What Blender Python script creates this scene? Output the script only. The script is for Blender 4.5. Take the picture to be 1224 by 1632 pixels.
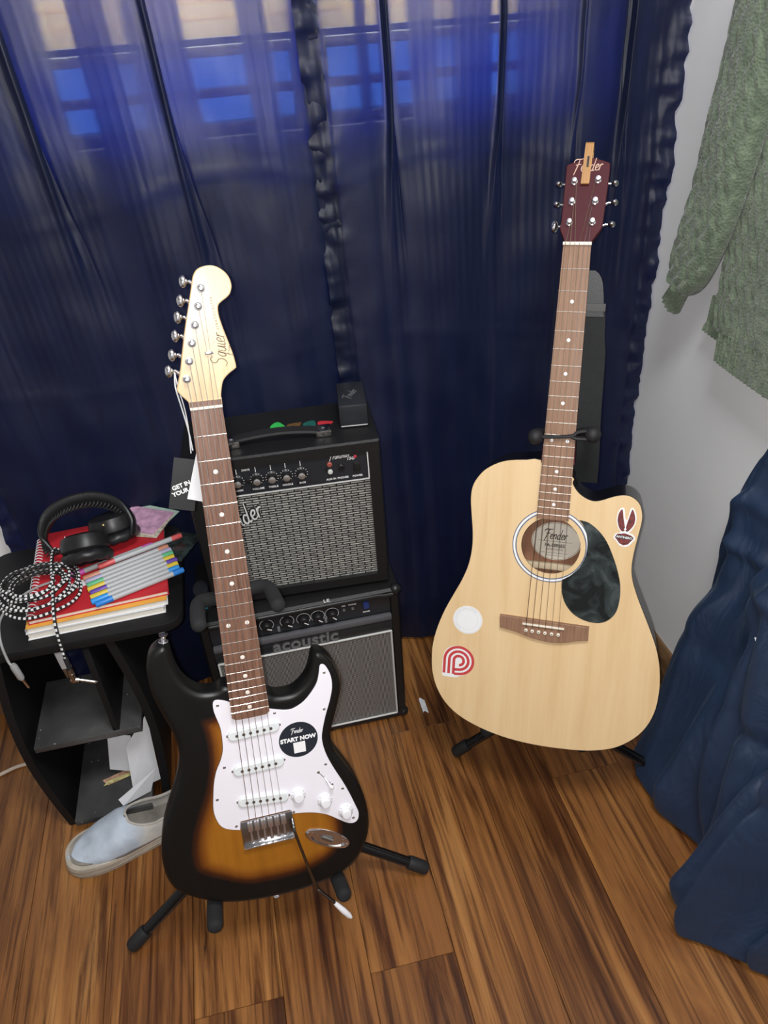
import bpy, bmesh, math, random
from mathutils import Vector, Matrix, noise
from mathutils.geometry import delaunay_2d_cdt

for _o in list(bpy.data.objects):
    bpy.data.objects.remove(_o, do_unlink=True)
SC = bpy.context.scene
COL = SC.collection
PI = math.pi
random.seed(7)

# ------------------------------------------------------------------ camera
CAM_Z = 1.38
def camera_axes(pitch, roll, yaw):
    pt, rl, yw = map(math.radians, (pitch, roll, yaw))
    fw = Vector((0, math.cos(pt), -math.sin(pt))); rt = Vector((1, 0, 0)); dn = fw.cross(rt)
    r2 = rt * math.cos(rl) + dn * math.sin(rl)
    d2 = dn * math.cos(rl) - rt * math.sin(rl)
    Z = Matrix.Rotation(yw, 3, 'Z')
    return Z @ r2, Z @ d2, Z @ fw
c_r, c_d, c_f = camera_axes(34.5, 4.15, -10.2)
cam_data = bpy.data.cameras.new('camera')
cam_data.sensor_fit = 'HORIZONTAL'
cam_data.sensor_width = 36.0
cam_data.lens = 36.0 * 1226 / 1224
cam_data.clip_start = 0.02
cam = bpy.data.objects.new('camera', cam_data)
COL.objects.link(cam)
cam.matrix_world = Matrix((
    (c_r.x, -c_d.x, -c_f.x, 0), (c_r.y, -c_d.y, -c_f.y, 0), (c_r.z, -c_d.z, -c_f.z, CAM_Z), (0, 0, 0, 1)))
SC.camera = cam

# ------------------------------------------------------------------ light
world = bpy.data.worlds.new('daylight'); SC.world = world
world.use_nodes = True
_bg = world.node_tree.nodes['Background']
_bg.inputs['Color'].default_value = (0.80, 0.90, 1.0, 1)
_bg.inputs['Strength'].default_value = 13.0

def light(name, kind, loc, power, color=(1, 1, 1), size=.1, rot=(0, 0, 0), size_y=None):
    l = bpy.data.lights.new(name, kind); l.energy = power; l.color = color
    if kind == 'AREA':
        l.size = size
        if size_y: l.shape = 'RECTANGLE'; l.size_y = size_y
    else:
        l.shadow_soft_size = size
    o = bpy.data.objects.new(name, l); COL.objects.link(o)
    o.location = loc; o.rotation_euler = rot
    return o
# the phone's own flash, just left of its lens
flash = light('phone_flash', 'SPOT', (-0.016, 0.0, CAM_Z + 0.008), 42.0, (1.0, 0.98, 0.96), 0.006)
flash.data.spot_size = math.radians(125); flash.data.spot_blend = .6
flash.rotation_euler = cam.matrix_world.to_euler()
# the room's ceiling lamp
light('ceiling_lamp_light', 'AREA', (0.28, 0.18, 2.38), 25.0, (0.97, 0.985, 1.0), 0.45)

SC.view_settings.view_transform = 'Standard'
SC.view_settings.look = 'None'
SC.view_settings.exposure = 0.0
SC.view_settings.gamma = 1.0
SC.view_settings.use_curve_mapping = False

# ------------------------------------------------------------------ helpers
class MB:
    """collects geometry for ONE mesh object"""
    def __init__(s): s.v = []; s.f = []; s.m = []
    def add(s, vs, fs, mi=0):
        b = len(s.v); s.v += [tuple(p) for p in vs]
        for f in fs: s.f.append(tuple(b + i for i in f)); s.m.append(mi)
        return s
    def box(s, c, d, M=None, mi=0, ch=0):
        """box centre c, full size d, optional chamfer ch"""
        x, y, z = d[0] / 2, d[1] / 2, d[2] / 2
        if ch <= 0:
            vs = [Vector((a * x, b * y, e * z)) for a in (-1, 1) for b in (-1, 1) for e in (-1, 1)]
            fs = [(0, 1, 3, 2), (4, 6, 7, 5), (0, 4, 5, 1), (2, 3, 7, 6), (0, 2, 6, 4), (1, 5, 7, 3)]
        else:
            bm = bmesh.new(); bmesh.ops.create_cube(bm, size=1)
            for v in bm.verts: v.co = Vector((v.co.x * d[0], v.co.y * d[1], v.co.z * d[2]))
            bmesh.ops.bevel(bm, geom=list(bm.edges), offset=ch, segments=2, affect='EDGES', profile=.5)
            bm.verts.index_update()
            vs = [v.co.copy() for v in bm.verts]; fs = [[v.index for v in f.verts] for f in bm.faces]; bm.free()
        if M: vs = [M @ v for v in vs]
        vs = [v + Vector(c) for v in vs]
        return s.add(vs, fs, mi)
    def tube(s, path, r, n=10, caps=True, mi=0, mfun=None, closed=False):
        P = [Vector(p) for p in path]; k = len(P)
        rs = r if isinstance(r, (list, tuple)) else [r] * k
        t0 = (P[1] - P[0]).normalized()
        up = Vector((0, 0, 1)) if abs(t0.z) < .9 else Vector((1, 0, 0))
        nrm = (up - t0 * up.dot(t0)).normalized()
        vs = []
        for i in range(k):
            if closed: t = (P[(i + 1) % k] - P[i - 1]).normalized()
            else: t = (P[min(i + 1, k - 1)] - P[max(i - 1, 0)]).normalized()
            nrm = (nrm - t * nrm.dot(t)).normalized(); b = t.cross(nrm)
            for j in range(n):
                a = 2 * PI * j / n
                vs.append(P[i] + (nrm * math.cos(a) + b * math.sin(a)) * rs[i])
        base = len(s.v); s.v += [tuple(p) for p in vs]
        for i in range(k if closed else k - 1):
            for j in range(n):
                i2 = (i + 1) % k
                s.f.append((base + i * n + j, base + i * n + (j + 1) % n, base + i2 * n + (j + 1) % n, base + i2 * n + j))
                s.m.append(mfun(i, j) if mfun else mi)
        if caps and not closed:
            s.f.append(tuple(base + j for j in reversed(range(n)))); s.m.append(mi)
            s.f.append(tuple(base + (k - 1) * n + j for j in range(n))); s.m.append(mi)
        return s
    def lathe(s, prof, n=20, M=None, mi=0):
        """prof = [(r, z)...] turned about local z"""
        vs = []; fs = []
        for r, z in prof:
            for j in range(n):
                a = 2 * PI * j / n; vs.append(Vector((r * math.cos(a), r * math.sin(a), z)))
        k = len(prof)
        for i in range(k - 1):
            for j in range(n):
                fs.append((i * n + j, i * n + (j + 1) % n, (i + 1) * n + (j + 1) % n, (i + 1) * n + j))
        fs.append(tuple(reversed(range(n)))); fs.append(tuple((k - 1) * n + j for j in range(n)))
        if M: vs = [M @ v for v in vs]
        return s.add(vs, fs, mi)
    def ell(s, c, rad, M=None, n=16, m=10, mi=0):
        prof = [(max(1e-5, math.sin(PI * i / m)), -math.cos(PI * i / m)) for i in range(m + 1)]
        vs0 = MB().lathe(prof, n)
        vs = [Vector((p[0] * rad[0], p[1] * rad[1], p[2] * rad[2])) for p in vs0.v]
        if M: vs = [M @ v for v in vs]
        return s.add([v + Vector(c) for v in vs], vs0.f, mi)
    def rings(s, R, cap0=True, cap1=True, mi=0, closed=True):
        n = len(R[0]); vs = [Vector(p) for r in R for p in r]; fs = []
        for i in range(len(R) - 1):
            for j in range(n if closed else n - 1):
                fs.append((i * n + j, i * n + (j + 1) % n, (i + 1) * n + (j + 1) % n, (i + 1) * n + j))
        if cap0: fs.append(tuple(reversed(range(n))))
        if cap1: fs.append(tuple((len(R) - 1) * n + j for j in range(n)))
        return s.add(vs, fs, mi)
    def grid(s, fn, nu, nv, mi=0):
        vs = [fn(i / nu, j / nv) for j in range(nv + 1) for i in range(nu + 1)]
        fs = [(j * (nu + 1) + i, j * (nu + 1) + i + 1, (j + 1) * (nu + 1) + i + 1, (j + 1) * (nu + 1) + i) for j in range(nv) for i in range(nu)]
        return s.add(vs, fs, mi)
    def slab(s, pts, z0, z1, r0=0, r1=0, seg=3, mi=0, holes=()):
        """2-D outline (x,y) given thickness z0..z1, edges rounded r0 at z0 and r1 at z1"""
        pts = ccw(pts); n = len(pts); nr = normals2(pts)
        R = []
        def ring(inset, z): R.append([(pts[i][0] - nr[i][0] * inset, pts[i][1] - nr[i][1] * inset, z) for i in range(n)])
        sg = 1 if z1 > z0 else -1
        if r0 > 0:
            for k in range(seg):
                a = PI / 2 * k / seg; ring(r0 * (1 - math.sin(a)), z0 + sg * r0 * (1 - math.cos(a)))
            ring(0, z0 + sg * r0)
        else: ring(0, z0)
        if r1 > 0:
            for k in range(seg + 1):
                a = PI / 2 * k / seg; ring(r1 * (1 - math.cos(a)), z1 - sg * r1 * (1 - math.sin(a)))
        else: ring(0, z1)
        s.rings(R, False, False, mi)
        for r, flip in ((R[0], True), (R[-1], False)):
            vs, fs = cap2([(p[0], p[1]) for p in r], holes)
            if flip: fs = [tuple(reversed(f)) for f in fs]
            s.add([(p[0], p[1], r[0][2]) for p in vs], fs, mi)
        for h in holes:
            k = len(h)
            s.add([(p[0], p[1], z0) for p in h] + [(p[0], p[1], z1) for p in h],
                  [(j, (j + 1) % k, k + (j + 1) % k, k + j) for j in range(k)], mi)
        return s
    def xf(s, M): s.v = [tuple(M @ Vector(p)) for p in s.v]; return s
    def build(s, name, mats, parent=None, loc=None, smooth=40, fix=True):
        me = bpy.data.meshes.new(name); me.from_pydata(s.v, [], s.f)
        if not isinstance(mats, (list, tuple)): mats = [mats]
        for m in mats: me.materials.append(m)
        if len(mats) > 1: me.polygons.foreach_set('material_index', s.m)
        if fix:
            bm = bmesh.new(); bm.from_mesh(me); bmesh.ops.recalc_face_normals(bm, faces=bm.faces); bm.to_mesh(me); bm.free()
        if smooth:
            me.polygons.foreach_set('use_smooth', [True] * len(me.polygons))
            me.set_sharp_from_angle(angle=math.radians(smooth))
        me.update()
        return link(name, me, parent, loc)

def link(name, me, parent=None, loc=None):
    o = bpy.data.objects.new(name, me); COL.objects.link(o)
    if parent: o.parent = parent
    if loc: o.location = loc
    return o
def tag(o, label=None, cat=None, group=None, kind=None):
    if label: o['label'] = label
    if cat: o['category'] = cat
    if group: o['group'] = group
    if kind: o['kind'] = kind
    return o
def thing(name, label, cat, loc=(0, 0, 0), M=None, group=None):
    o = bpy.data.objects.new(name, None); COL.objects.link(o); o.empty_display_size = .05
    if M is not None: o.matrix_world = Matrix.Translation(loc) @ M.to_4x4()
    else: o.location = loc
    return tag(o, label, cat, group)
def ccw(p):
    a = sum(p[i - 1][0] * p[i][1] - p[i][0] * p[i - 1][1] for i in range(len(p)))
    return list(p) if a > 0 else list(reversed(p))
def normals2(p):
    n = len(p); out = []
    for i in range(n):
        dx = p[(i + 1) % n][0] - p[i - 1][0]; dy = p[(i + 1) % n][1] - p[i - 1][1]
        l = math.hypot(dx, dy) or 1; out.append((dy / l, -dx / l))
    return out
def inside(p, poly):
    x, y = p; c = False; n = len(poly); j = n - 1
    for i in range(n):
        xi, yi = poly[i]; xj, yj = poly[j]
        if (yi > y) != (yj > y) and x < (xj - xi) * (y - yi) / (yj - yi) + xi: c = not c
        j = i
    return c
def cap2(pts, holes=(), step=0):
    V = [Vector(p) for p in pts]; E = [(i, (i + 1) % len(pts)) for i in range(len(pts))]
    for h in holes:
        b = len(V); V += [Vector(p) for p in h]; E += [(b + i, b + (i + 1) % len(h)) for i in range(len(h))]
    if step:
        x0 = min(p[0] for p in pts); x1 = max(p[0] for p in pts); y0 = min(p[1] for p in pts); y1 = max(p[1] for p in pts)
        y = y0
        while y < y1:
            x = x0
            while x < x1:
                if inside((x, y), pts) and dist2(pts, (x, y)) > step * .5: V.append(Vector((x, y)))
                x += step
            y += step
    r = delaunay_2d_cdt(V, E, [], 0, 1e-7)
    vs = [(v.x, v.y) for v in r[0]]; fs = []
    for f in r[2]:
        c = (sum(vs[i][0] for i in f) / len(f), sum(vs[i][1] for i in f) / len(f))
        if inside(c, pts) and not any(inside(c, h) for h in holes): fs.append(tuple(f))
    return vs, fs
def dist2(poly, p):
    d = 9
    for i in range(len(poly)):
        a = poly[i - 1]; b = poly[i]
        dx, dy = b[0] - a[0], b[1] - a[1]; l = dx * dx + dy * dy
        t = 0 if l == 0 else max(0, min(1, ((p[0] - a[0]) * dx + (p[1] - a[1]) * dy) / l))
        d = min(d, math.hypot(p[0] - a[0] - t * dx, p[1] - a[1] - t * dy))
    return d
def cr(P, k=4, closed=False):
    """Catmull-Rom through the points"""
    P = [Vector(p) for p in P]; n = len(P); out = []
    for i in range(n if closed else n - 1):
        if closed: a, b, c, d = P[i - 1], P[i], P[(i + 1) % n], P[(i + 2) % n]
        else: a, b, c, d = P[max(i - 1, 0)], P[i], P[i + 1], P[min(i + 2, n - 1)]
        for j in range(k):
            t = j / k
            out.append(.5 * (2 * b + (c - a) * t + (2 * a - 5 * b + 4 * c - d) * t * t + (3 * b - a - 3 * c + d) * t ** 3))
    if not closed: out.append(P[-1])
    return [tuple(p) for p in out]
def circ(cx, cy, rx, ry=None, n=40, rot=0):
    ry = rx if ry is None else ry; o = []
    for i in range(n):
        a = 2 * PI * i / n; x, y = rx * math.cos(a), ry * math.sin(a)
        o.append((cx + x * math.cos(rot) - y * math.sin(rot), cy + x * math.sin(rot) + y * math.cos(rot)))
    return o
def frame3(X, Y, Z): return Matrix(((X[0], Y[0], Z[0]), (X[1], Y[1], Z[1]), (X[2], Y[2], Z[2])))
FACE_G = frame3((1, 0, 0), (0, -1, 0), (0, 0, -1))   # print facing out of a guitar front (local z points into it)
FACE_A = frame3((1, 0, 0), (0, 0, 1), (0, -1, 0))    # print on an amplifier front
def text(body, size, c, F, bold=0.0, depth=.0002, shear=0, align='CENTER', spacing=1.0, rot=0):
    cu = bpy.data.curves.new('lettering', 'FONT'); cu.body = body; cu.size = size; cu.extrude = depth; cu.offset = bold
    cu.align_x = align; cu.align_y = 'CENTER'; cu.shear = shear; cu.space_character = spacing; cu.resolution_u = 3
    ob = bpy.data.objects.new('lettering', cu); COL.objects.link(ob)
    me = bpy.data.meshes.new_from_object(ob.evaluated_get(bpy.context.evaluated_depsgraph_get()))
    bpy.data.objects.remove(ob)
    m = MB(); M = Matrix.Translation(c) @ (F @ Matrix.Rotation(rot, 3, 'Z')).to_4x4()
    m.add([M @ v.co for v in me.vertices], [tuple(p.vertices) for p in me.polygons])
    bpy.data.meshes.remove(me)
    return m
# hand-drawn script letters, each a list of strokes in a unit box
GL = {
 'F': (.62, [[(0, .72), (.06, .9), (.25, .98), (.5, .97), (.78, 1.02)], [(.42, .97), (.36, .6), (.24, .2), (.1, -.25)], [(.16, .52), (.34, .56), (.58, .58)]]),
 'e': (.30, [[(.02, .22), (.18, .28), (.25, .42), (.16, .5), (.04, .36), (.03, .12), (.12, .02), (.28, .12)]]),
 'n': (.38, [[(.0, .0), (.08, .5)], [(.05, .28), (.18, .48), (.28, .42), (.24, .08), (.34, .05)]]),
 'm': (.52, [[(.0, .0), (.08, .5)], [(.05, .28), (.15, .48), (.22, .4), (.19, .02)], [(.21, .28), (.32, .48), (.4, .4), (.37, .06), (.46, .05)]]),
 'd': (.40, [[(.26, .38), (.14, .48), (.02, .25), (.07, .02), (.2, .1), (.3, .5), (.38, 1.0)], [(.22, .2), (.26, .02), (.36, .08)]]),
 'r': (.30, [[(.0, .0), (.08, .5)], [(.05, .28), (.16, .48), (.28, .44)]]),
 'o': (.33, [[(.2, .5), (.06, .42), (.02, .15), (.12, .0), (.25, .12), (.28, .38), (.2, .5)]]),
 't': (.26, [[(.16, .8), (.06, .1), (.14, .02), (.24, .1)], [(.0, .5), (.26, .53)]]),
 'a': (.36, [[(.26, .42), (.14, .5), (.02, .25), (.08, .02), (.2, .1), (.28, .5), (.25, .05), (.34, .08)]]),
 'S': (.58, [[(.56, .82), (.42, 1.0), (.2, .9), (.2, .66), (.42, .48), (.44, .2), (.24, .0), (.0, .1)]]),
 'q': (.36, [[(.28, .42), (.16, .5), (.03, .25), (.1, .02), (.22, .15), (.3, .5), (.22, .0), (.12, -.45)]]),
 'u': (.36, [[(.04, .5), (.0, .12), (.1, .0), (.22, .15), (.28, .5), (.26, .05), (.34, .08)]]),
 'i': (.18, [[(.08, .5), (.03, .1), (.08, .0), (.16, .08)], [(.12, .68), (.14, .72)]]),
}
def script(word, height, c, F, w=.09, rot=0, depth=.0003):
    """flat script lettering, centred on c"""
    tot = sum(GL[ch][0] for ch in word); x = -tot / 2; m = MB()
    M = Matrix.Translation(c) @ (F @ Matrix.Rotation(rot, 3, 'Z')).to_4x4()
    for ch in word:
        adv, st = GL[ch]
        for s_ in st:
            P = cr([(x + a + .12 * b, b - .3) for a, b in s_], 4)
            n = len(P); L = []; Rr = []
            for i in range(n):
                dx = P[min(i + 1, n - 1)][0] - P[max(i - 1, 0)][0]; dy = P[min(i + 1, n - 1)][1] - P[max(i - 1, 0)][1]
                l = math.hypot(dx, dy) or 1
                ww = w * (.55 + .45 * math.sin(PI * min(1, max(0, i / (n - 1)))))* .5
                L.append((P[i][0] - dy / l * ww, P[i][1] + dx / l * ww)); Rr.append((P[i][0] + dy / l * ww, P[i][1] - dx / l * ww))
            ring = L + Rr[::-1]
            k = len(ring)
            vs = [M @ Vector((p[0] * height, p[1] * height, 0)) for p in ring] + [M @ Vector((p[0] * height, p[1] * height, depth)) for p in ring]
            fs = []
            for i in range(n - 1):
                fs += [(i, i + 1, k - 2 - i, k - 1 - i), (k + i, k + i + 1, 2 * k - 2 - i, 2 * k - 1 - i)]
            for i in range(k): fs.append((i, (i + 1) % k, k + (i + 1) % k, k + i))
            m.add(vs, fs)
        x += adv
    return m

# ------------------------------------------------------------------ materials
MAT = {}
def pm(name, col, rough=.5, metal=0, spec=.5, coat=0, sheen=0, bump=0, bscale=200, var=0, vscale=8, trans=0, ior=1.45):
    if name in MAT: return MAT[name]
    m = bpy.data.materials.new(name); m.use_nodes = True; nt = m.node_tree; b = nt.nodes['Principled BSDF']
    b.inputs['Base Color'].default_value = (*col, 1); b.inputs['Roughness'].default_value = rough
    b.inputs['Metallic'].default_value = metal; b.inputs['Specular IOR Level'].default_value = spec
    b.inputs['Coat Weight'].default_value = coat; b.inputs['Coat Roughness'].default_value = .08
    b.inputs['Sheen Weight'].default_value = sheen; b.inputs['Transmission Weight'].default_value = trans
    b.inputs['IOR'].default_value = ior
    tc = nt.nodes.new('ShaderNodeTexCoord')
    if var:
        n = nt.nodes.new('ShaderNodeTexNoise'); n.inputs['Scale'].default_value = vscale; n.inputs['Detail'].default_value = 5
        nt.links.new(tc.outputs['Object'], n.inputs['Vector'])
        r = nt.nodes.new('ShaderNodeValToRGB')
        r.color_ramp.elements[0].position = .3; r.color_ramp.elements[1].position = .7
        r.color_ramp.elements[0].color = (*[c * (1 - var) for c in col], 1)
        r.color_ramp.elements[1].color = (*[min(1, c * (1 + var)) for c in col], 1)
        nt.links.new(n.outputs['Fac'], r.inputs['Fac']); nt.links.new(r.outputs['Color'], b.inputs['Base Color'])
    if bump:
        n2 = nt.nodes.new('ShaderNodeTexNoise'); n2.inputs['Scale'].default_value = bscale; n2.inputs['Detail'].default_value = 3
        nt.links.new(tc.outputs['Object'], n2.inputs['Vector'])
        bp = nt.nodes.new('ShaderNodeBump'); bp.inputs['Strength'].default_value = bump; bp.inputs['Distance'].default_value = .001
        nt.links.new(n2.outputs['Fac'], bp.inputs['Height']); nt.links.new(bp.outputs['Normal'], b.inputs['Normal'])
    MAT[name] = m
    return m
def nodes(name):
    m = bpy.data.materials.new(name); m.use_nodes = True; MAT[name] = m
    nt = m.node_tree; return m, nt, nt.nodes['Principled BSDF'], nt.links.new
def N(nt, kind, **kw):
    n = nt.nodes.new('ShaderNode' + kind)
    for k, v in kw.items():
        if k in n.inputs: n.inputs[k].default_value = v
        else: setattr(n, k, v)
    return n
def ramp(nt, stops):
    r = nt.nodes.new('ShaderNodeValToRGB'); e = r.color_ramp.elements
    while len(e) < len(stops): e.new(.5)
    for i, (p, c) in enumerate(stops): e[i].position = p; e[i].color = (*c, 1)
    return r
def mapped(nt, L, scale, coord='Object', rot=(0, 0, 0), loc=None):
    tc = nt.nodes.new('ShaderNodeTexCoord'); mp = nt.nodes.new('ShaderNodeMapping')
    mp.inputs['Scale'].default_value = scale; mp.inputs['Rotation'].default_value = rot
    L(tc.outputs[coord], mp.inputs['Vector'])
    if loc is not None: L(loc, mp.inputs['Location'])
    return mp.outputs['Vector']

def wood(name, stops, scale, grain, rough=.45, spec=.4, coat=0, detail=6, dist=1.2, random_loc=False, bump=.05, streak=None):
    """long-grained wood: noise stretched along one axis"""
    m, nt, b, L = nodes(name)
    loc = None
    if random_loc:
        oi = nt.nodes.new('ShaderNodeObjectInfo'); mu = N(nt, 'VectorMath', operation='SCALE'); mu.inputs['Scale'].default_value = 37.0
        cx = nt.nodes.new('ShaderNodeCombineXYZ')
        for k in 'XYZ': L(oi.outputs['Random'], cx.inputs[k])
        L(cx.outputs[0], mu.inputs[0]); loc = mu.outputs[0]
    v = mapped(nt, L, grain, loc=loc)
    n = N(nt, 'TexNoise', Scale=scale, Detail=detail, Roughness=.62, Distortion=dist)
    L(v, n.inputs['Vector'])
    r = ramp(nt, stops); L(n.outputs['Fac'], r.inputs['Fac'])
    out = r.outputs['Color']
    if streak:
        v2 = mapped(nt, L, tuple(g * k for g, k in zip(grain, (2.6, 1.15, 1))), loc=loc)
        n2 = N(nt, 'TexNoise', Scale=scale * 1.4, Detail=4, Roughness=.6, Distortion=.8); L(v2, n2.inputs['Vector'])
        r2 = ramp(nt, [(streak[0], (0, 0, 0)), (streak[1], (1, 1, 1))]); L(n2.outputs['Fac'], r2.inputs['Fac'])
        mx = N(nt, 'Mix', data_type='RGBA'); L(r2.outputs['Color'], mx.inputs[0]); L(out, mx.inputs[6])
        mx.inputs[7].default_value = (*streak[2], 1); out = mx.outputs[2]
    if random_loc:
        hv = nt.nodes.new('ShaderNodeHueSaturation'); mr = N(nt, 'MapRange'); mr.inputs['To Min'].default_value = .82; mr.inputs['To Max'].default_value = 1.14
        L(oi.outputs['Random'], mr.inputs['Value']); L(mr.outputs[0], hv.inputs['Value']); L(out, hv.inputs['Color']); out = hv.outputs['Color']
    L(out, b.inputs['Base Color'])
    b.inputs['Roughness'].default_value = rough; b.inputs['Specular IOR Level'].default_value = spec; b.inputs['Coat Weight'].default_value = coat
    b.inputs['Coat Roughness'].default_value = .15
    if bump:
        bp = N(nt, 'Bump', Strength=bump, Distance=.001); L(n.outputs['Fac'], bp.inputs['Height']); L(bp.outputs['Normal'], b.inputs['Normal'])
    return m

black_plastic = pm('black_plastic', (.012, .012, .013), .38, bump=.05, bscale=900)
black_rubber = pm('black_rubber', (.014, .014, .015), .62, bump=.08, bscale=600)
black_foam = pm('black_foam', (.012, .012, .013), .85, bump=.2, bscale=900)
black_tube = pm('black_enamel', (.006, .006, .007), .16, bump=.02, bscale=300)
chrome = pm('chrome', (.82, .82, .84), .18, 1, bump=.02, bscale=80)
nickel = pm('fret_nickel', (.34, .33, .31), .17, 1, bump=.02, bscale=300)
steel_wire = pm('steel_string', (.72, .69, .64), .3, 1, bump=.05, bscale=2000)
bronze_wire = pm('bronze_string', (.70, .55, .38), .3, 1, bump=.05, bscale=2000)
white_plastic = pm('white_plastic', (.80, .79, .82), .35, bump=.02, bscale=200)
mint_plastic = pm('pickup_cover_plastic', (.70, .73, .74), .35, bump=.02, bscale=200)
bone = pm('bone', (.80, .74, .62), .4, var=.05, vscale=60)
wall_paint = pm('wall_paint', (.84, .845, .845), .62, bump=.25, bscale=35, var=.025, vscale=3)
white_trim = pm('window_paint', (.72, .70, .64), .5, bump=.05)
paper = pm('white_paper', (.74, .75, .78), .7, var=.03, vscale=30, bump=.05)
print_black = pm('black_print', (.015, .015, .017), .55, var=.1)
print_white = pm('white_print', (.82, .82, .82), .5, var=.02)

# ================================================================== THE SETTING
RX, BY = 0.835, 1.437           # right wall face, back wall face
LX, FY, CZ = -1.75, -2.05, 2.42

floor_wood, nt, b, L = nodes('acacia_floor')
oi = nt.nodes.new('ShaderNodeObjectInfo'); cx_ = nt.nodes.new('ShaderNodeCombineXYZ'); mu = N(nt, 'VectorMath', operation='SCALE'); mu.inputs['Scale'].default_value = 41.0
for k in 'XYZ': L(oi.outputs['Random'], cx_.inputs[k])
L(cx_.outputs[0], mu.inputs[0])
def fnoise(scale, detail, dist, rough=.6):
    n = N(nt, 'TexNoise', Scale=1.0, Detail=detail, Roughness=rough, Distortion=dist); L(mapped(nt, L, scale, loc=mu.outputs[0]), n.inputs['Vector']); return n.outputs['Fac']
broad = fnoise((9, 1.1, 1), 5, 1.6); mid = fnoise((30, 1.5, 1), 6, 1.2); fine = fnoise((120, 2.6, 1), 5, .7, .7)
r = ramp(nt, [(.30, (.130, .048, .014)), (.45, (.190, .076, .021)), (.58, (.260, .112, .031)), (.74, (.350, .172, .056))]); L(broad, r.inputs['Fac'])
rm = ramp(nt, [(.38, (.36, .28, .24)), (.50, (.92, .90, .88)), (.70, (1.18, 1.16, 1.12))]); L(mid, rm.inputs['Fac'])
rf = ramp(nt, [(.38, (.36, .30, .26)), (.48, (.98, .97, .96)), (.7, (1.10, 1.09, 1.08))]); L(fine, rf.inputs['Fac'])
m1 = N(nt, 'Mix', data_type='RGBA', blend_type='MULTIPLY'); m1.inputs[0].default_value = 1; L(r.outputs['Color'], m1.inputs[6]); L(rm.outputs['Color'], m1.inputs[7])
m2 = N(nt, 'Mix', data_type='RGBA', blend_type='MULTIPLY'); m2.inputs[0].default_value = .85; L(m1.outputs[2], m2.inputs[6]); L(rf.outputs['Color'], m2.inputs[7])
kn_ = fnoise((22, 5, 1), 3, 2.2); rk = ramp(nt, [(.715, (0, 0, 0)), (.80, (1, 1, 1))]); L(kn_, rk.inputs['Fac'])
m3 = N(nt, 'Mix', data_type='RGBA'); L(rk.outputs['Color'], m3.inputs[0]); L(m2.outputs[2], m3.inputs[6]); m3.inputs[7].default_value = (.022, .009, .004, 1)
hv = nt.nodes.new('ShaderNodeHueSaturation'); mr = N(nt, 'MapRange'); mr.inputs['To Min'].default_value = 1.0; mr.inputs['To Max'].default_value = 1.14
L(oi.outputs['Random'], mr.inputs['Value']); L(mr.outputs[0], hv.inputs['Value']); L(m3.outputs[2], hv.inputs['Color']); L(hv.outputs['Color'], b.inputs['Base Color'])
b.inputs['Roughness'].default_value = .36; b.inputs['Specular IOR Level'].default_value = .4
bp = N(nt, 'Bump', Strength=.12, Distance=.001); L(fine, bp.inputs['Height']); L(bp.outputs['Normal'], b.inputs['Normal'])
fl = MB().box(((LX + RX) / 2, (FY + BY) / 2, -.032), (RX - LX + .2, BY - FY + .2, .04)).build('floor', pm('subfloor', (.03, .016, .008), .8, var=.2), smooth=0)
tag(fl, kind='structure')
PW = .148
ends = {-2: .638, 0: .637, 1: 1.119, 4: .677, -1: 1.30, 2: .33, 3: .92, -3: 1.02, -4: .45}
def plank_mesh(w, l):
    m = MB(); c = .0006; x, y = w / 2, l / 2
    m.rings([[(-x, -y, -.012), (x, -y, -.012), (x, y, -.012), (-x, y, -.012)],
             [(-x, -y, -c), (x, -y, -c), (x, y, -c), (-x, y, -c)],
             [(-x + c, -y + c, 0), (x - c, -y + c, 0), (x - c, y - c, 0), (-x + c, y - c, 0)]])
    return m
k0 = int(math.floor((LX - .034) / PW)); k1 = int(math.ceil((RX - .034) / PW))
for k in range(k0, k1):
    xa = max(.034 + k * PW, LX); xb = min(.034 + (k + 1) * PW, RX)
    if xb - xa < .01: continue
    e = ends.get(k, (.41 * k * k + .23 * k) % 1.22)
    cuts = [FY] + sorted(c for c in (e + 1.22 * j for j in range(-4, 4)) if FY + .05 < c < BY - .02) + [BY]
    for a, b in zip(cuts, cuts[1:]):
        plank_mesh(xb - xa - .0007, b - a - .0007).build('plank', floor_wood, fl, ((xa + xb) / 2, (a + b) / 2, 0), smooth=0)

# back wall with the window opening
WX0, WX1, WZ0, WZ1 = -.27, .665, 1.185, 2.12
wb = MB()
for xa, xb, za, zb in ((LX, WX0, 0, CZ), (WX1, RX + .1, 0, CZ), (WX0, WX1, 0, WZ0), (WX0, WX1, WZ1, CZ)):
    wb.box(((xa + xb) / 2, BY + .06, (za + zb) / 2), (xb - xa, .12, zb - za))
tag(wb.build('wall_back', wall_paint, smooth=0), kind='structure')
tag(MB().box((RX + .05, (FY + BY) / 2, CZ / 2), (.1, BY - FY, CZ)).build('wall_right', wall_paint, smooth=0), kind='structure')
tag(MB().box((LX - .05, (FY + BY) / 2, CZ / 2), (.1, BY - FY + .2, CZ)).build('wall_left', wall_paint, smooth=0), kind='structure')
tag(MB().box(((LX + RX) / 2, FY - .05, CZ / 2), (RX - LX, .1, CZ)).build('wall_front', wall_paint, smooth=0), kind='structure')
tag(MB().box(((LX + RX) / 2, (FY + BY) / 2, CZ + .05), (RX - LX + .2, BY - FY + .2, .1)).build('ceiling', wall_paint, smooth=0), kind='structure')
base_wood = wood('baseboard_wood', [(.3, (.075, .040, .018)), (.55, (.16, .088, .040)), (.8, (.25, .150, .075))], 1.0, (6, 6, 40), rough=.5, dist=1.5)
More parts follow.
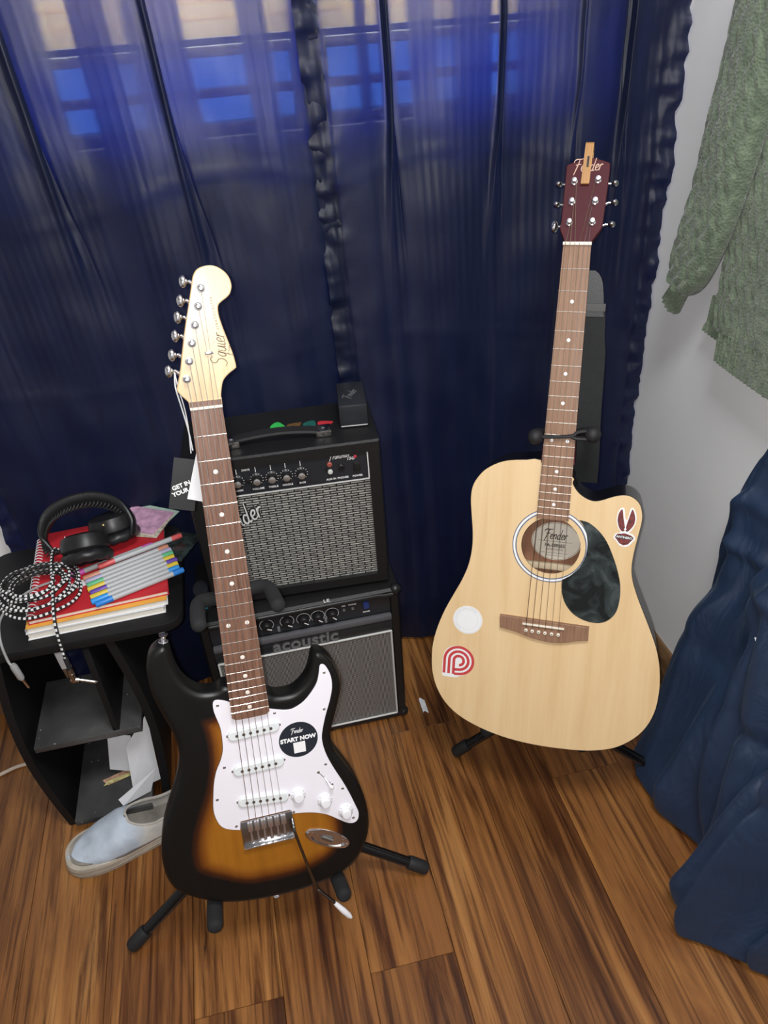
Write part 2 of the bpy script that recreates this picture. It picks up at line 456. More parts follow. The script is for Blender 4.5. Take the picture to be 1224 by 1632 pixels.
def baseboard(name, a, b, nrm):
    a = Vector(a); b = Vector(b); nrm = Vector(nrm)
    prof = [(0, 0), (.016, 0), (.016, .07), (.012, .082), (.006, .09), (0, .09)]
    m = MB(); m.rings([[p + nrm * d + Vector((0, 0, z)) for d, z in prof] for p in (a, b)])
    tag(m.build(name, base_wood, smooth=30), kind='structure')
baseboard('baseboard_back', (LX, BY, .0005), (RX - .017, BY, .0005), (0, -1, 0))
baseboard('baseboard_right', (RX, FY, .0005), (RX, BY, .0005), (-1, 0, 0))

# window: frame, sash rails, panes, the lower ones coloured to give the blue glow
win = thing('window_1', None, None, ((WX0 + WX1) / 2, BY, WZ0)); tag(win, kind='structure')
def W(x, y, z): return (x - (WX0 + WX1) / 2, y - BY, z - WZ0)
fr = MB()
for xa, xb, za, zb in ((WX0, WX0 + .045, WZ0, WZ1), (WX1 - .045, WX1, WZ0, WZ1), (WX0, WX1, WZ1 - .045, WZ1), (WX0, WX1, WZ0, WZ0 + .012), ((WX0 + WX1) / 2 - .03, (WX0 + WX1) / 2 + .03, WZ0, WZ1)):
    fr.box(W((xa + xb) / 2, BY + .075, (za + zb) / 2), (xb - xa, .05, zb - za), ch=.003)
fr.build('window_frame', white_trim, win)
for z, h in ((1.243, .014), (1.303, .016)):
    MB().box(W((WX0 + WX1) / 2, BY + .072, z), (WX1 - WX0 - .09, .03, h), ch=.003).build('sash_rail', white_trim, win)
glass, nt, b, L = nodes('window_glass')
tr = N(nt, 'BsdfTransparent'); tr.inputs['Color'].default_value = (.97, .98, 1, 1)
gl = N(nt, 'BsdfGlossy', Roughness=.02); mx = N(nt, 'MixShader'); mx.inputs[0].default_value = .06
L(tr.outputs[0], mx.inputs[1]); L(gl.outputs[0], mx.inputs[2]); L(mx.outputs[0], nt.nodes['Material Output'].inputs['Surface'])
glass_b, nt, b, L = nodes('blue_glow_glass')  # no real film: blue of the window light put into the glass colour
tr = N(nt, 'BsdfTransparent'); tr.inputs['Color'].default_value = (.16, .27, .52, 1)
gl = N(nt, 'BsdfGlossy', Roughness=.05); mx = N(nt, 'MixShader'); mx.inputs[0].default_value = .05
L(tr.outputs[0], mx.inputs[1]); L(gl.outputs[0], mx.inputs[2]); L(mx.outputs[0], nt.nodes['Material Output'].inputs['Surface'])
for xa, xb in ((WX0 + .045, (WX0 + WX1) / 2 - .03), ((WX0 + WX1) / 2 + .03, WX1 - .045)):
    for za, zb, g in ((WZ0 + .012, 1.236, glass_b), (1.25, 1.295, glass_b), (1.311, WZ1 - .045, glass)):
        MB().box(W((xa + xb) / 2, BY + .085, (za + zb) / 2), (xb - xa, .004, zb - za)).build('pane', g, win, smooth=0)
MB().box(W((WX0 + WX1) / 2, BY + .02, WZ0 - .008), (WX1 - WX0 + .04, .07, .016), ch=.003).build('window_sill', white_trim, win)

# venetian blind lowered to just above the bottom of the window
slat_m, nt, b, L = nodes('cream_blind_slat')
b.inputs['Base Color'].default_value = (.72, .60, .42, 1); b.inputs['Roughness'].default_value = .5
tl = N(nt, 'BsdfTranslucent'); tl.inputs['Color'].default_value = (1.0, .86, .58, 1); mx = N(nt, 'MixShader'); mx.inputs[0].default_value = .92
nz = N(nt, 'TexNoise', Scale=40.0); L(mapped(nt, L, (1, 1, 1)), nz.inputs['Vector'])
bp = N(nt, 'Bump', Strength=.05); L(nz.outputs['Fac'], bp.inputs['Height']); L(bp.outputs['Normal'], b.inputs['Normal'])
L(b.outputs[0], mx.inputs[1]); L(tl.outputs[0], mx.inputs[2]); L(mx.outputs[0], nt.nodes['Material Output'].inputs['Surface'])
bl = thing('window_blind', 'cream slatted blind glowing in the window behind the navy curtains', 'blind', (.2, BY + .02, 2.06))
sm = MB(); hw = (WX1 - WX0) / 2 - .02
sm.rings([[(-hw, -.004, -.012), (-hw, .001, 0), (-hw, .004, .012), (-hw, .0045, .0115), (-hw, .0015, 0), (-hw, -.0035, -.0125)],
          [(hw, -.004, -.012), (hw, .001, 0), (hw, .004, .012), (hw, .0045, .0115), (hw, .0015, 0), (hw, -.0035, -.0125)]])
first = None
for i in range(32):
    z = 1.337 + i * .0225
    if first is None: first = sm.build('slat', slat_m, bl, (0, 0, z - 2.06))
    else: link('slat', first.data, bl, (0, 0, z - 2.06))
MB().box((0, 0, 1.319 - 2.06), (2 * hw, .016, .010), ch=.002).build('bottom_rail', white_trim, bl)
MB().box((0, 0, .012), (2 * hw, .03, .03), ch=.003).build('head_rail', white_trim, bl)

# ------------------------------------------------------------------ curtains
satin, nt, b, L = nodes('navy_satin')
v = mapped(nt, L, (60, 60, 7)); n1 = N(nt, 'TexNoise', Scale=1.0, Detail=5); L(v, n1.inputs['Vector'])
r = ramp(nt, [(.3, (.0025, .0054, .0195)), (.7, (.0042, .0088, .030))]); L(n1.outputs['Fac'], r.inputs['Fac']); L(r.outputs['Color'], b.inputs['Base Color'])
b.inputs['Roughness'].default_value = .46; b.inputs['Specular IOR Level'].default_value = .45
b.inputs['Sheen Weight'].default_value = .04; b.inputs['Sheen Tint'].default_value = (.3, .45, 1, 1); b.inputs['Sheen Roughness'].default_value = .5
v2 = mapped(nt, L, (900, 900, 900)); n2 = N(nt, 'TexNoise', Scale=1.0, Detail=2); L(v2, n2.inputs['Vector'])
v3 = mapped(nt, L, (14, 14, 4)); n3 = N(nt, 'TexNoise', Scale=1.0, Detail=4, Distortion=.6); L(v3, n3.inputs['Vector'])
bp = N(nt, 'Bump', Strength=.25, Distance=.0006); L(n2.outputs['Fac'], bp.inputs['Height'])
bp2 = N(nt, 'Bump', Strength=.35, Distance=.008); L(n3.outputs['Fac'], bp2.inputs['Height']); L(bp.outputs['Normal'], bp2.inputs['Normal'])
L(bp2.outputs['Normal'], b.inputs['Normal'])
tl = N(nt, 'BsdfTranslucent'); tl.inputs['Color'].default_value = (.065, .085, .58, 1)
tp = N(nt, 'BsdfTransparent'); tp.inputs['Color'].default_value = (1.0, .97, .90, 1)
m1 = N(nt, 'MixShader'); m1.inputs[0].default_value = .155; L(b.outputs[0], m1.inputs[1]); L(tl.outputs[0], m1.inputs[2])
m2 = N(nt, 'MixShader')
ga = N(nt, 'Attribute', attribute_name='weave_openness'); L(ga.outputs['Fac'], m2.inputs[0])
L(m1.outputs[0], m2.inputs[1]); L(tp.outputs[0], m2.inputs[2])
L(m2.outputs[0], nt.nodes['Material Output'].inputs['Surface'])

CY = 1.390
def curtain(name, label, x0, x1, pleats, taut, lean_l, lean_r, hem_l, hem_r, seed):
    P = [(x0, CY)]
    x = x0
    for a, b2, dep in pleats:
        # flat run with gentle wave up to the pleat, then fold back on itself
        kk = max(1, int((a - x) / .03))
        for i in range(1, kk + 1):
            xx = x + (a - x) * i / kk
            P.append((xx, CY + .007 * math.sin(xx * 31 + seed)))
        P += [(b2 - .006, CY - dep), (b2, CY - dep * .4), (a + .006, CY), (a, CY + dep * .4), (a + .012, CY + dep), ]
        x = b2; P.append((b2, CY + dep * .5))
    kk = max(2, int((x1 - x) / .03))
    for i in range(1, kk + 1):
        xx = x + (x1 - x) * i / kk; P.append((xx, CY + .007 * math.sin(xx * 31 + seed)))
    path = cr([(p[0], p[1], 0) for p in P], 6)
    cum = [0]
    for a, b2 in zip(path, path[1:]): cum.append(cum[-1] + math.hypot(b2[0] - a[0], b2[1] - a[1]))
    flat = [(x0 + (x1 - x0) * c_ / cum[-1], CY + .007 * math.sin((x0 + (x1 - x0) * c_ / cum[-1]) * 31 + seed)) for c_ in cum]
    zt, zb, nz = 2.20, .012, 210
    span = x1 - x0
    rows = []; opens = []
    for j in range(nz + 1):
        z = zt + (zb - zt) * j / nz; row = []
        dn = min(1, max(0, (1.2 - z) / 1.2))
        wf = min(1, max(0, (1.27 - z) / .38)); wf = wf * wf * (3 - 2 * wf) * .93
        for (px, py, _), (fx, fy) in zip(path, flat):
            px += (fx - px) * wf; py += (fy - py) * wf
            q = (px - x0) / span
            op = 0
            for a, b2, k_ in taut:
                w_ = .007; pz = px + .010 * noise.noise(Vector((px * 5, z * 3, seed)))
                op = max(op, k_ * min(1, max(0, (pz - a) / w_)) * min(1, max(0, (b2 - pz) / w_)))
            opens.append(.008 + .078 * op)
            xx = px + (lean_l * (1 - q) + lean_r * q) * (1.3 - z)
            yy = py + .013 * dn * math.sin(px * 27 + seed * 2 + .5 * math.sin(z * 3)) + .010 * noise.noise(Vector((px * 7, z * 2.2, seed)))
            yy += .0007 * (1 - op) * math.sin(px * 420 + 3 * noise.noise(Vector((px * 9, z * 2, 2)))) * min(1, max(0, (z - .7) * 3))
            yy += .0045 * noise.noise(Vector((px * 16, z * 11, seed + 5)))
            for zc, am in ((1.11 + .03 * math.sin(px * 9 + seed), .002), (.80 + .02 * math.sin(px * 7), .0012)):
                yy -= am * math.exp(-((z - zc) / .007) ** 2)
            for on, d in ((hem_l, px - x0), (hem_r, x1 - px)):
                if on:
                    e = math.exp(-(d / .035) ** 2)
                    yy += e * .016 * noise.noise(Vector((px * 26, z * 46, seed + 9)))
                    xx += e * .004 * noise.noise(Vector((3, z * 20, seed + 2)))
                    if .030 < d < .036: yy += .003
            row.append((xx, min(yy, BY - .022), z))
        rows.append(row)
    m = MB(); m.rings(rows, False, False, closed=False)
    ob = m.build(name, satin, smooth=180, fix=False)
    ob.data.attributes.new('weave_openness', 'FLOAT', 'POINT').data.foreach_set('value', opens)
    return tag(ob, label, 'curtain', 'navy satin curtain panels')
curtain('curtain', 'navy satin curtain panel behind the electric guitar and side table', -.585, .205,
        [(-.46, -.44, .012), (-.27, -.252, .012), (-.06, -.045, .012)], [(-.205, -.155, 1), (-.105, -.075, .35), (.0, .083, 1), (.118, .160, .8)], 0.07, .03, True, True, 1.3)
curtain('curtain', 'navy satin curtain panel behind the acoustic guitar, beside the white wall', .165, .83,
        [(.304, .314, .014), (.497, .505, .014), (.63, .645, .012), (.72, .735, .012)], [(.200, .262, 1), (.276, .300, 1), (.318, .350, .9), (.385, .420, .4), (.478, .496, 1), (.507, .53, .45)], .03, .0, True, True, 4.1)
rod = thing('curtain_rod', 'black curtain rod above the window holding both navy panels', 'curtain rod', (.12, CY, 2.215))
MB().tube([(-.86, 0, 0), (.70, 0, 0)], .011, 12).build('rod', black_tube, rod)
for x in (-.86, .70): MB().ell((x, 0, 0), (.02, .02, .02)).build('finial', black_tube, rod)
for x in (-.6, .62): MB().tube([(x, BY - CY, 0), (x, 0, 0)], .006, 8).build('bracket', black_tube, rod)

# ================================================================== ELECTRIC GUITAR
# frame of the instrument: x across, y down the neck from the nut, z into the guitar
S_F = Matrix(((.9965, -.0455, -.0698), (.0523, -.3112, .9489), (-.0649, -.9492, -.3078)))
S_O = Vector((-.0575, .9613, .9249))
S_BASE = Vector((0, .810, .03))
def fret_y(L, n): return L * (1 - 2 ** (-n / 12))
S_BODY=[(-0.0269,0.4161),(-0.0449,0.4210),(-0.0621,0.4204),(-0.0754,0.4136),(-0.0876,0.3996),(-0.0950,0.3835),(-0.0994,0.3667),(-0.1011,0.3506),(-0.1035,0.3391),(-0.1097,0.3348),(-0.1182,0.3361),(-0.1273,0.3421),(-0.1335,0.3517),(-0.1373,0.3650),(-0.1381,0.3838),(-0.1371,0.4032),(-0.1333,0.4233),(-0.1259,0.4478),(-0.1193,0.4692),(-0.1145,0.4937),(-0.1138,0.5176),(-0.1178,0.5405),(-0.1250,0.5628),(-0.1341,0.5847),(-0.1453,0.6099),(-0.1551,0.6356),(-0.1622,0.6623),(-0.1660,0.6903),(-0.1652,0.7200),(-0.1573,0.7468),(-0.1419,0.7648),(-0.1198,0.7813),(-0.0908,0.7963),(-0.0605,0.8052),(-0.0293,0.8100),(0.0027,0.8122),(0.0353,0.8125),(0.0687,0.8090),(0.0960,0.8035),(0.1240,0.7922),(0.1462,0.7711),(0.1604,0.7439),(0.1667,0.7148),(0.1658,0.6839),(0.1603,0.6523),(0.1501,0.6199),(0.1352,0.5887),(0.1232,0.5641),(0.1193,0.5400),(0.1216,0.5264),(0.1293,0.5037),(0.1381,0.4779),(0.1444,0.4553),(0.1442,0.4416),(0.1403,0.4239),(0.1314,0.4053),(0.1204,0.3930),(0.1100,0.3902),(0.1048,0.3964),(0.1000,0.4120),(0.0938,0.4274),(0.0816,0.4415),(0.0669,0.4501),(0.0517,0.4511),(0.0398,0.4491),(0.0309,0.4438)]
S_GUARD=[(-0.0266,0.4422),(-0.0360,0.4368),(-0.0471,0.4336),(-0.0528,0.4372),(-0.0537,0.4502),(-0.0513,0.4640),(-0.0479,0.4815),(-0.0478,0.5017),(-0.0499,0.5216),(-0.0556,0.5373),(-0.0636,0.5526),(-0.0698,0.5718),(-0.0743,0.5952),(-0.0774,0.6192),(-0.0754,0.6376),(-0.0699,0.6518),(-0.0604,0.6599),(-0.0488,0.6646),(-0.0409,0.6669),(-0.0388,0.6514),(0.0396,0.6512),(0.0419,0.6592),(0.0605,0.6625),(0.0791,0.6676),(0.0975,0.6764),(0.1155,0.6907),(0.1292,0.7010),(0.1406,0.7034),(0.1477,0.6978),(0.1498,0.6852),(0.1454,0.6689),(0.1379,0.6445),(0.1289,0.6201),(0.1185,0.5956),(0.1098,0.5718),(0.1054,0.5530),(0.1041,0.5351),(0.1074,0.5184),(0.1144,0.4958),(0.1229,0.4736),(0.1289,0.4512),(0.1288,0.4309),(0.1229,0.4136),(0.1173,0.4085),(0.1125,0.4108),(0.1096,0.4235),(0.1051,0.4375),(0.0960,0.4507),(0.0823,0.4645),(0.0662,0.4727),(0.0540,0.4733),(0.0365,0.4683),(0.0280,0.4649)]
S_HEAD=[(-0.0221,-0.0099),(-0.0316,-0.0214),(-0.0343,-0.0267),(-0.0340,-0.0310),(-0.0273,-0.0501),(-0.0221,-0.0707),(-0.0142,-0.1004),(-0.0061,-0.1271),(-0.0009,-0.1442),(0.0046,-0.1625),(0.0071,-0.1704),(0.0122,-0.1773),(0.0195,-0.1807),(0.0292,-0.1818),(0.0372,-0.1802),(0.0448,-0.1756),(0.0508,-0.1691),(0.0540,-0.1615),(0.0546,-0.1534),(0.0518,-0.1454),(0.0470,-0.1404),(0.0393,-0.1355),(0.0349,-0.1318),(0.0333,-0.1265),(0.0334,-0.1182),(0.0354,-0.1070),(0.0381,-0.0956),(0.0418,-0.0813),(0.0454,-0.0654),(0.0470,-0.0510),(0.0451,-0.0476),(0.0381,-0.0433),(0.0309,-0.0376),(0.0265,-0.0316),(0.0239,-0.0232),(0.0220,-0.0147),(0.0218,-0.0097)]

maple = wood('maple', [(.3, (.50, .33, .16)), (.55, (.60, .42, .22)), (.8, (.68, .50, .29))], 1.0, (60, 8, 60), rough=.34, spec=.5, coat=.18, detail=5, dist=.6)
rosewood = wood('rosewood', [(.3, (.085, .040, .026)), (.5, (.17, .085, .056)), (.75, (.25, .135, .092))], 1.0, (260, 14, 200), rough=.42, spec=.4, detail=6, dist=.3)
burst, nt, b, L = nodes('sunburst_satin')
at_ = N(nt, 'Attribute', attribute_name='edge_distance')
nz = N(nt, 'TexNoise', Scale=1.0, Detail=5); L(mapped(nt, L, (70, 6, 20)), nz.inputs['Vector'])
r = ramp(nt, [(.0, (.004, .004, .004)), (.52, (.004, .004, .004)), (.66, (.055, .014, .003)), (.80, (.20, .062, .006)), (1, (.34, .128, .011))])
L(at_.outputs['Fac'], r.inputs['Fac'])
r2 = ramp(nt, [(.3, (.72, .68, .6)), (.7, (1, 1, 1))]); L(nz.outputs['Fac'], r2.inputs['Fac'])
mx = N(nt, 'Mix', data_type='RGBA', blend_type='MULTIPLY'); mx.inputs[0].default_value = .8
L(r.outputs['Color'], mx.inputs[6]); L(r2.outputs['Color'], mx.inputs[7]); L(mx.outputs[2], b.inputs['Base Color'])
b.inputs['Roughness'].default_value = .40; b.inputs['Specular IOR Level'].default_value = .4

def guitar_root(name, label, cat, O, F, base):
    o = thing(name, label, cat, O + F @ base, F)
    return o
eg = guitar_root('electric_guitar', 'sunburst electric guitar with white pickguard standing on a black tripod stand', 'guitar', S_O, S_F, S_BASE)
SB = -S_BASE
def sp(m, name, mat, **k): return m.build(name, mat, eg, SB, **k)

# body: rounded slab whose front is finely meshed so the finish can follow the edge
pts = ccw([p[:2] for p in cr([(a, b_, 0) for a, b_ in S_BODY], 3, True)]); nr = normals2(pts)
m = MB(); R = []
def ring(ins, z): R.append([(pts[i][0] - nr[i][0] * ins, pts[i][1] - nr[i][1] * ins, z) for i in range(len(pts))])
for k in range(6):
    a = PI / 2 * k / 5; ring(.010 * (1 - math.sin(a)), .0125 + .010 * (1 - math.cos(a)))
for k in range(5):
    a = PI / 2 * k / 4; ring(.008 * (1 - math.cos(a)), .0525 - .008 * (1 - math.sin(a)))
m.rings(R, False, False)
vs, fs = cap2([p[:2] for p in R[0]], step=.006); m.add([(p[0], p[1], .0125) for p in vs], [tuple(reversed(f)) for f in fs])
vs, fs = cap2([p[:2] for p in R[-1]]); m.add([(p[0], p[1], .0525) for p in vs], fs)
body = sp(m, 'body', burst, smooth=50)
bm = bmesh.new(); bm.from_mesh(body.data); bmesh.ops.remove_doubles(bm, verts=bm.verts, dist=1e-6); bmesh.ops.recalc_face_normals(bm, faces=bm.faces); bm.to_mesh(body.data); bm.free()
body.data.set_sharp_from_angle(angle=math.radians(50))
at_ = body.data.attributes.new('edge_distance', 'FLOAT', 'POINT')
coarse = pts[::2]
for i, vv in enumerate(body.data.vertices):
    d = dist2(coarse, (vv.co.x, vv.co.y)) if vv.co.z < .02 else 0
    x, y = vv.co.x, vv.co.y
    d -= max(0, (.455 - y)) * .35                 # both horns are black
    d -= .010 * min(1, max(0, (x - .06) / .06)) + .010 * min(1, max(0, (-.04 - x) / .04))
    at_.data[i].value = max(0, min(1, d / .066))

# neck
m = MB(); rows = []
for i in range(13):
    y = -.004 + i * .0382; hw = .021 + (.0283 - .021) * y / .464; dep = .0185 + .003 * i / 12
    rows.append([(hw * math.cos(a), y, .0052 + dep * max(0, math.sin(a)) ** .75) for a in [PI * k / 12 for k in range(13)]])
m.rings(rows); sp(m, 'neck', maple)
m = MB(); rows = []
for y in (-.010, .0, .2, .455, .464, .468):
    hw = .021 + (.0283 - .021) * max(y, 0) / .464
    if y == .468: hw *= .8
    rows.append([(-hw, y, .0052), (-hw, y, .0008), (-hw * .5, y, .0001), (0, y, -.0002), (hw * .5, y, .0001), (hw, y, .0008), (hw, y, .0052)])
m.rings(rows); fb = sp(m, 'fingerboard', rosewood, smooth=30)
for n in range(1, 22):
    y = fret_y(.648, n); hw = .0212 + .0071 * y / .464
    MB().tube([(-hw, y, .0006), (0, y, -.0002), (hw, y, .0006)], .00052, 6).build('fret', nickel, fb)
pearl = pm('pearl_dot', (.75, .68, .62), .3, var=.05, vscale=200)
dots = [(n, 0) for n in (3, 5, 7, 9, 15, 17, 19, 21)] + [(12, -.0135), (12, .0135)]
for n, x in dots:
    y = (fret_y(.648, n) + fret_y(.648, n - 1)) / 2
    MB().lathe([(.0032, 0), (.0032, .0006), (.0028, .0007)], 16, Matrix.Translation((x, y, .0001)) @ Matrix.Rotation(PI, 4, 'X')).build('inlay_dot', pearl, fb)
sp(MB().box((0, -.0015, .0006), (.0425, .0035, .006), ch=.0005), 'nut', bone)

# headstock
hp = [p[:2] for p in cr([(a, b_, 0) for a, b_ in S_HEAD], 3)]
hs = sp(MB().slab(hp, .0080, .0215, .0015, .0015, 2), 'headstock', maple)
sp(MB().rings([[(-.0215, -.0005, .005), (.0215, -.0005, .005), (.0215, -.0005, .014), (-.0215, -.0005, .014)], [(-.0219, -.012, .0079), (.0219, -.012, .0079), (.0219, -.012, .014), (-.0219, -.012, .014)]]), 'headstock_ramp', maple, smooth=0)
logo_ink = pm('headstock_ink', (.10, .07, .03), .5, var=.1)
script('Squier', .0215, (.0300, -.0745, .0078), FACE_G, .055, rot=PI / 2 - .04, depth=.0002).build('logo', logo_ink, hs)
text('STRATOCASTER', .0042, (.0277, -.1215, .0078), FACE_G, rot=PI / 2 + .09, spacing=1.5).build('lettering', logo_ink, hs)
text('BY FENDER', .0024, (.0405, -.0735, .0078), FACE_G, rot=PI / 2 - .25).build('lettering', logo_ink, hs)
S_POST = [(0.0147,-0.1542),(0.0081,-0.1320),(0.0006,-0.1089),(-0.0064,-0.0862),(-0.0132,-0.0636),(-0.0197,-0.0408)]
S_BTN = [(-0.0064,-0.1703),(-0.0130,-0.1466),(-0.0195,-0.1261),(-0.0262,-0.1026),(-0.0341,-0.0784),(-0.0413,-0.0580)]
flipX = Matrix.Rotation(PI, 4, 'X')
for (px, py), (bx, by) in zip(S_POST, S_BTN):
    t = sp(MB().lathe([(.0055, 0), (.0055, .0014), (.0033, .0018), (.0030, .006), (.0034, .0095), (.0026, .0098), (.0012, .0080)], 14, Matrix.Translation((px, py, .0080)) @ flipX), 'tuner_post', chrome)
    by2 = by + .006
    hsv = sp(MB().tube([(px, py, .026), (bx + .008, by2, .0225), (bx + .003, by2, .0215)], [.0045, .0024, .0020], 10), 'tuner_shaft', chrome)
    MB().ell((bx, by2, .0215), (.0052, .0085, .0042), n=14, m=8).ell((bx + .004, by2, .0215), (.003, .004, .003)).build('tuner_button', chrome, hsv)
tree = MB().lathe([(.0026, 0), (.0026, .004), (.0018, .005)], 12, Matrix.Translation((.0137, -.072, .008)) @ flipX)
tree.box((.0137, -.072, .0035), (.011, .004, .0012), ch=.0004)
sp(tree, 'string_tree', chrome)

# pickguard, pickups, controls
gp = [p[:2] for p in cr([(a, b_, 0) for a, b_ in S_GUARD[:19]], 3)] + [p[:2] for p in cr([(a, b_, 0) for a, b_ in S_GUARD[19:21]], 1)] + [p[:2] for p in cr([(a, b_, 0) for a, b_ in S_GUARD[21:]], 3)]
guard_m = pm('pickguard_white', (.80, .775, .83), .38, bump=.02, bscale=60)
sp(MB().slab(gp, .0122, .0130), 'pickguard_ply', print_black)
nrm = normals2(ccw(gp)); gp2 = [(p[0] - n_[0] * .0006, p[1] - n_[1] * .0006) for p, n_ in zip(ccw(gp), nrm)]
pg = sp(MB().slab(gp2, .0106, .0122, .0006, 0, 2), 'pickguard', guard_m)
for x, y in [(-0.0462,0.4431),(-0.0505,0.5494),(-0.0686,0.6027),(-0.0464,0.6576),(0.0449,0.6560),(0.0357,0.4746),(0.1186,0.4232),(0.1122,0.4851),(0.1046,0.5828),(0.1274,0.6337),(0.1397,0.6929)]:
    MB().lathe([(.0026, 0), (.0024, .0006), (.0014, .0011), (.0006, .0008)], 12, Matrix.Translation((x, y, .0108)) @ flipX).build('screw', chrome, pg)
for i, (yl, yr) in enumerate(((.4973, .4957), (.5592, .5580), (.6150, .6225))):
    cx_, cy_ = .001, (yl + yr) / 2; rot = math.atan2(yr - yl, .075)
    cr_, sr_ = math.cos(rot), math.sin(rot)
    o = []
    for a0, xx in ((-90, .031), (90, -.031)):
        for k in range(9):
            a = math.radians(a0 + 180 * k / 8); o.append((xx + .0085 * math.cos(a), .0085 * math.sin(a)))
    o = [(cx_ + x * cr_ - y * sr_, cy_ + x * sr_ + y * cr_) for x, y in o]
    pu = sp(MB().slab(o, .0052, .0112, .0018, 0, 3), 'pickup', mint_plastic)
    for k in range(6):
        x = -.026 + k * .0104
        MB().lathe([(.0024, 0), (.0024, .0012), (.0018, .0014)], 12, Matrix.Translation((cx_ + x * cr_, cy_ + x * sr_, .0054)) @ flipX).build('pole_piece', pm('pole_steel', (.30, .30, .30), .35, 1, bump=.03), pu)
    for x in (-.0395, .0395):
        MB().lathe([(.0027, 0), (.0025, .001), (.0012, .0016)], 12, Matrix.Translation((cx_ + x * cr_, cy_ + x * sr_, .0108)) @ flipX).build('screw', chrome, pu)
for (x, y), lab, ang in (((.0553, .6255), 'VOLUME', .3), ((.0966, .6465), 'TONE', .5), ((.1281, .6755), 'TONE', .7)):
    k = sp(MB().lathe([(.0125, 0), (.0125, .002), (.0095, .0042), (.0085, .0052), (.0080, .0125), (.0068, .0138), (.001, .0142)], 28, Matrix.Translation((x, y, .0108)) @ flipX), 'control_knob', white_plastic)
    for n in range(0, 10):
        a = n * .55 - 2.4
        MB().box((x + .0108 * math.sin(a), y - .0108 * math.cos(a), .0072), (.0006, .0022, .0008), Matrix.Rotation(a, 3, 'Z')).build('scale_mark', pm('grey_print', (.35, .35, .37), .6, var=.1), k)
    text(lab, .0028, (x, y + .0105, .0072), FACE_G).build('lettering', pm('grey_print', (.35, .35, .37)), k)
sw = sp(MB().box((.1003, .6067, .0105), (.0008, .030, .0006), Matrix.Rotation(-.607, 3, 'Z')), 'switch_slot', print_black, smooth=0)
sp(MB().tube([(.1003, .6067, .0106), (.107, .6163, .002), (.1091, .6193, -.001)], .0012, 8), 'switch_lever', chrome)
sp(MB().ell((.1085, .6185, -.001), (.0034, .0052, .0034), Matrix.Rotation(-.6, 3, 'Z')), 'switch_tip', white_plastic)
for x, y in ((.0916, .5941), (.111, .6215)):
    sp(MB().lathe([(.0026, 0), (.0024, .0008), (.001, .0013)], 12, Matrix.Translation((x, y, .0108)) @ flipX), 'screw', chrome)
# round sticker
stk = sp(MB().slab(circ(.0668, .5285, .0305, n=48), .0103, .0106), 'round_sticker', pm('navy_black_sticker', (.018, .022, .032), .35, var=.05), smooth=30)
tag(stk, 'round black sticker with white lettering')
text('START NOW', .0095, (.0665, .5270, .0102), FACE_G, bold=.0005).build('lettering', print_white, stk)
script('Fender', .0085, (.0660, .5135, .0102), FACE_G, .10).build('logo', print_white, stk)
MB().box((.0672, .5420, .0102), (.0185, .0185, .0003)).build('blank_square', print_white, stk, smooth=0)

# bridge
br = sp(MB().box((.001, .6745, .0092), (.082, .046, .003), ch=.0006), 'bridge', pm('bridge_plate', (.40, .40, .41), .25, 1, bump=.02))
MB().box((.001, .6975, .0060), (.082, .0022, .0080), ch=.0005).build('bridge_lip', chrome, br)
for k in range(6):
    x = -.0255 + k * .0105
    MB().box((x, .6595, .0045), (.0080, .0165, .0050), ch=.0012).tube([(x, .668, .0050), (x, .690, .0052)], .0014, 8).build('saddle', pm('saddle_steel', (.80, .80, .82), .38, 1, bump=.04), br)
    MB().lathe([(.0030, 0), (.0028, .0012), (.0012, .0018)], 12, Matrix.Translation((x, .6905, .0077)) @ flipX).build('screw', chrome, br)
arm = sp(MB().tube(cr([(.0405, .664, .006), (.0412, .672, -.001), (.043, .69, -.005), (.0635, .790, -.008), (.0680, .800, -.0085), (.0905, .8305, -.010)], 5), .0025, 10), 'tremolo_arm', pm('dark_chrome', (.22, .22, .22), .2, 1, bump=.02))
d = Vector((.0905, .8305, -.010)); e = Vector((.1150, .8670, -.012))
MB().tube([d.lerp(e, t) for t in (0, .1, .5, .85, 1)], [.0030, .0040, .0052, .0048, .0022], 12).build('arm_tip', white_plastic, arm)

# jack plate: boat-shaped dish
m = MB(); R = []
for f_, z in ((1.0, .0124), (1.0, .0112), (.96, .0106), (.80, .0106), (.72, .0125), (.60, .0150), (.30, .0165)):
    R.append([(p[0], p[1], z) for p in circ(.0936, .7213, .0405 * (f_ if f_ > .85 else f_ * .98), .0150 * f_, 36, .57)])
m.rings(R, True, True); jp = sp(m, 'jack_plate', chrome)
for s_ in (-1, 1):
    MB().lathe([(.0024, 0), (.0022, .0008), (.001, .0012)], 10, Matrix.Translation((.0936 + s_ * .0362 * math.cos(.57), .7213 + s_ * .0362 * math.sin(.57), .0108)) @ flipX).build('screw', chrome, jp)
MB().tube([(.085, .7158, .013), (.101, .7262, .0105)], [.0042, .0042], 12).build('jack_socket', nickel, jp)
for x, y, dx, dy in ((-.1085, .3350, .1, -1), (-.0001, .8115, 0, 1)):
    mm = Matrix.Translation((x, y, .032)) @ Vector((dx, dy, 0)).to_track_quat('Z', 'Y').to_matrix().to_4x4()
    sp(MB().lathe([(.0075, 0), (.0070, .0015), (.0038, .003), (.0036, .007), (.0065, .010), (.0068, .012), (.003, .0135)], 16, mm), 'strap_button', chrome)
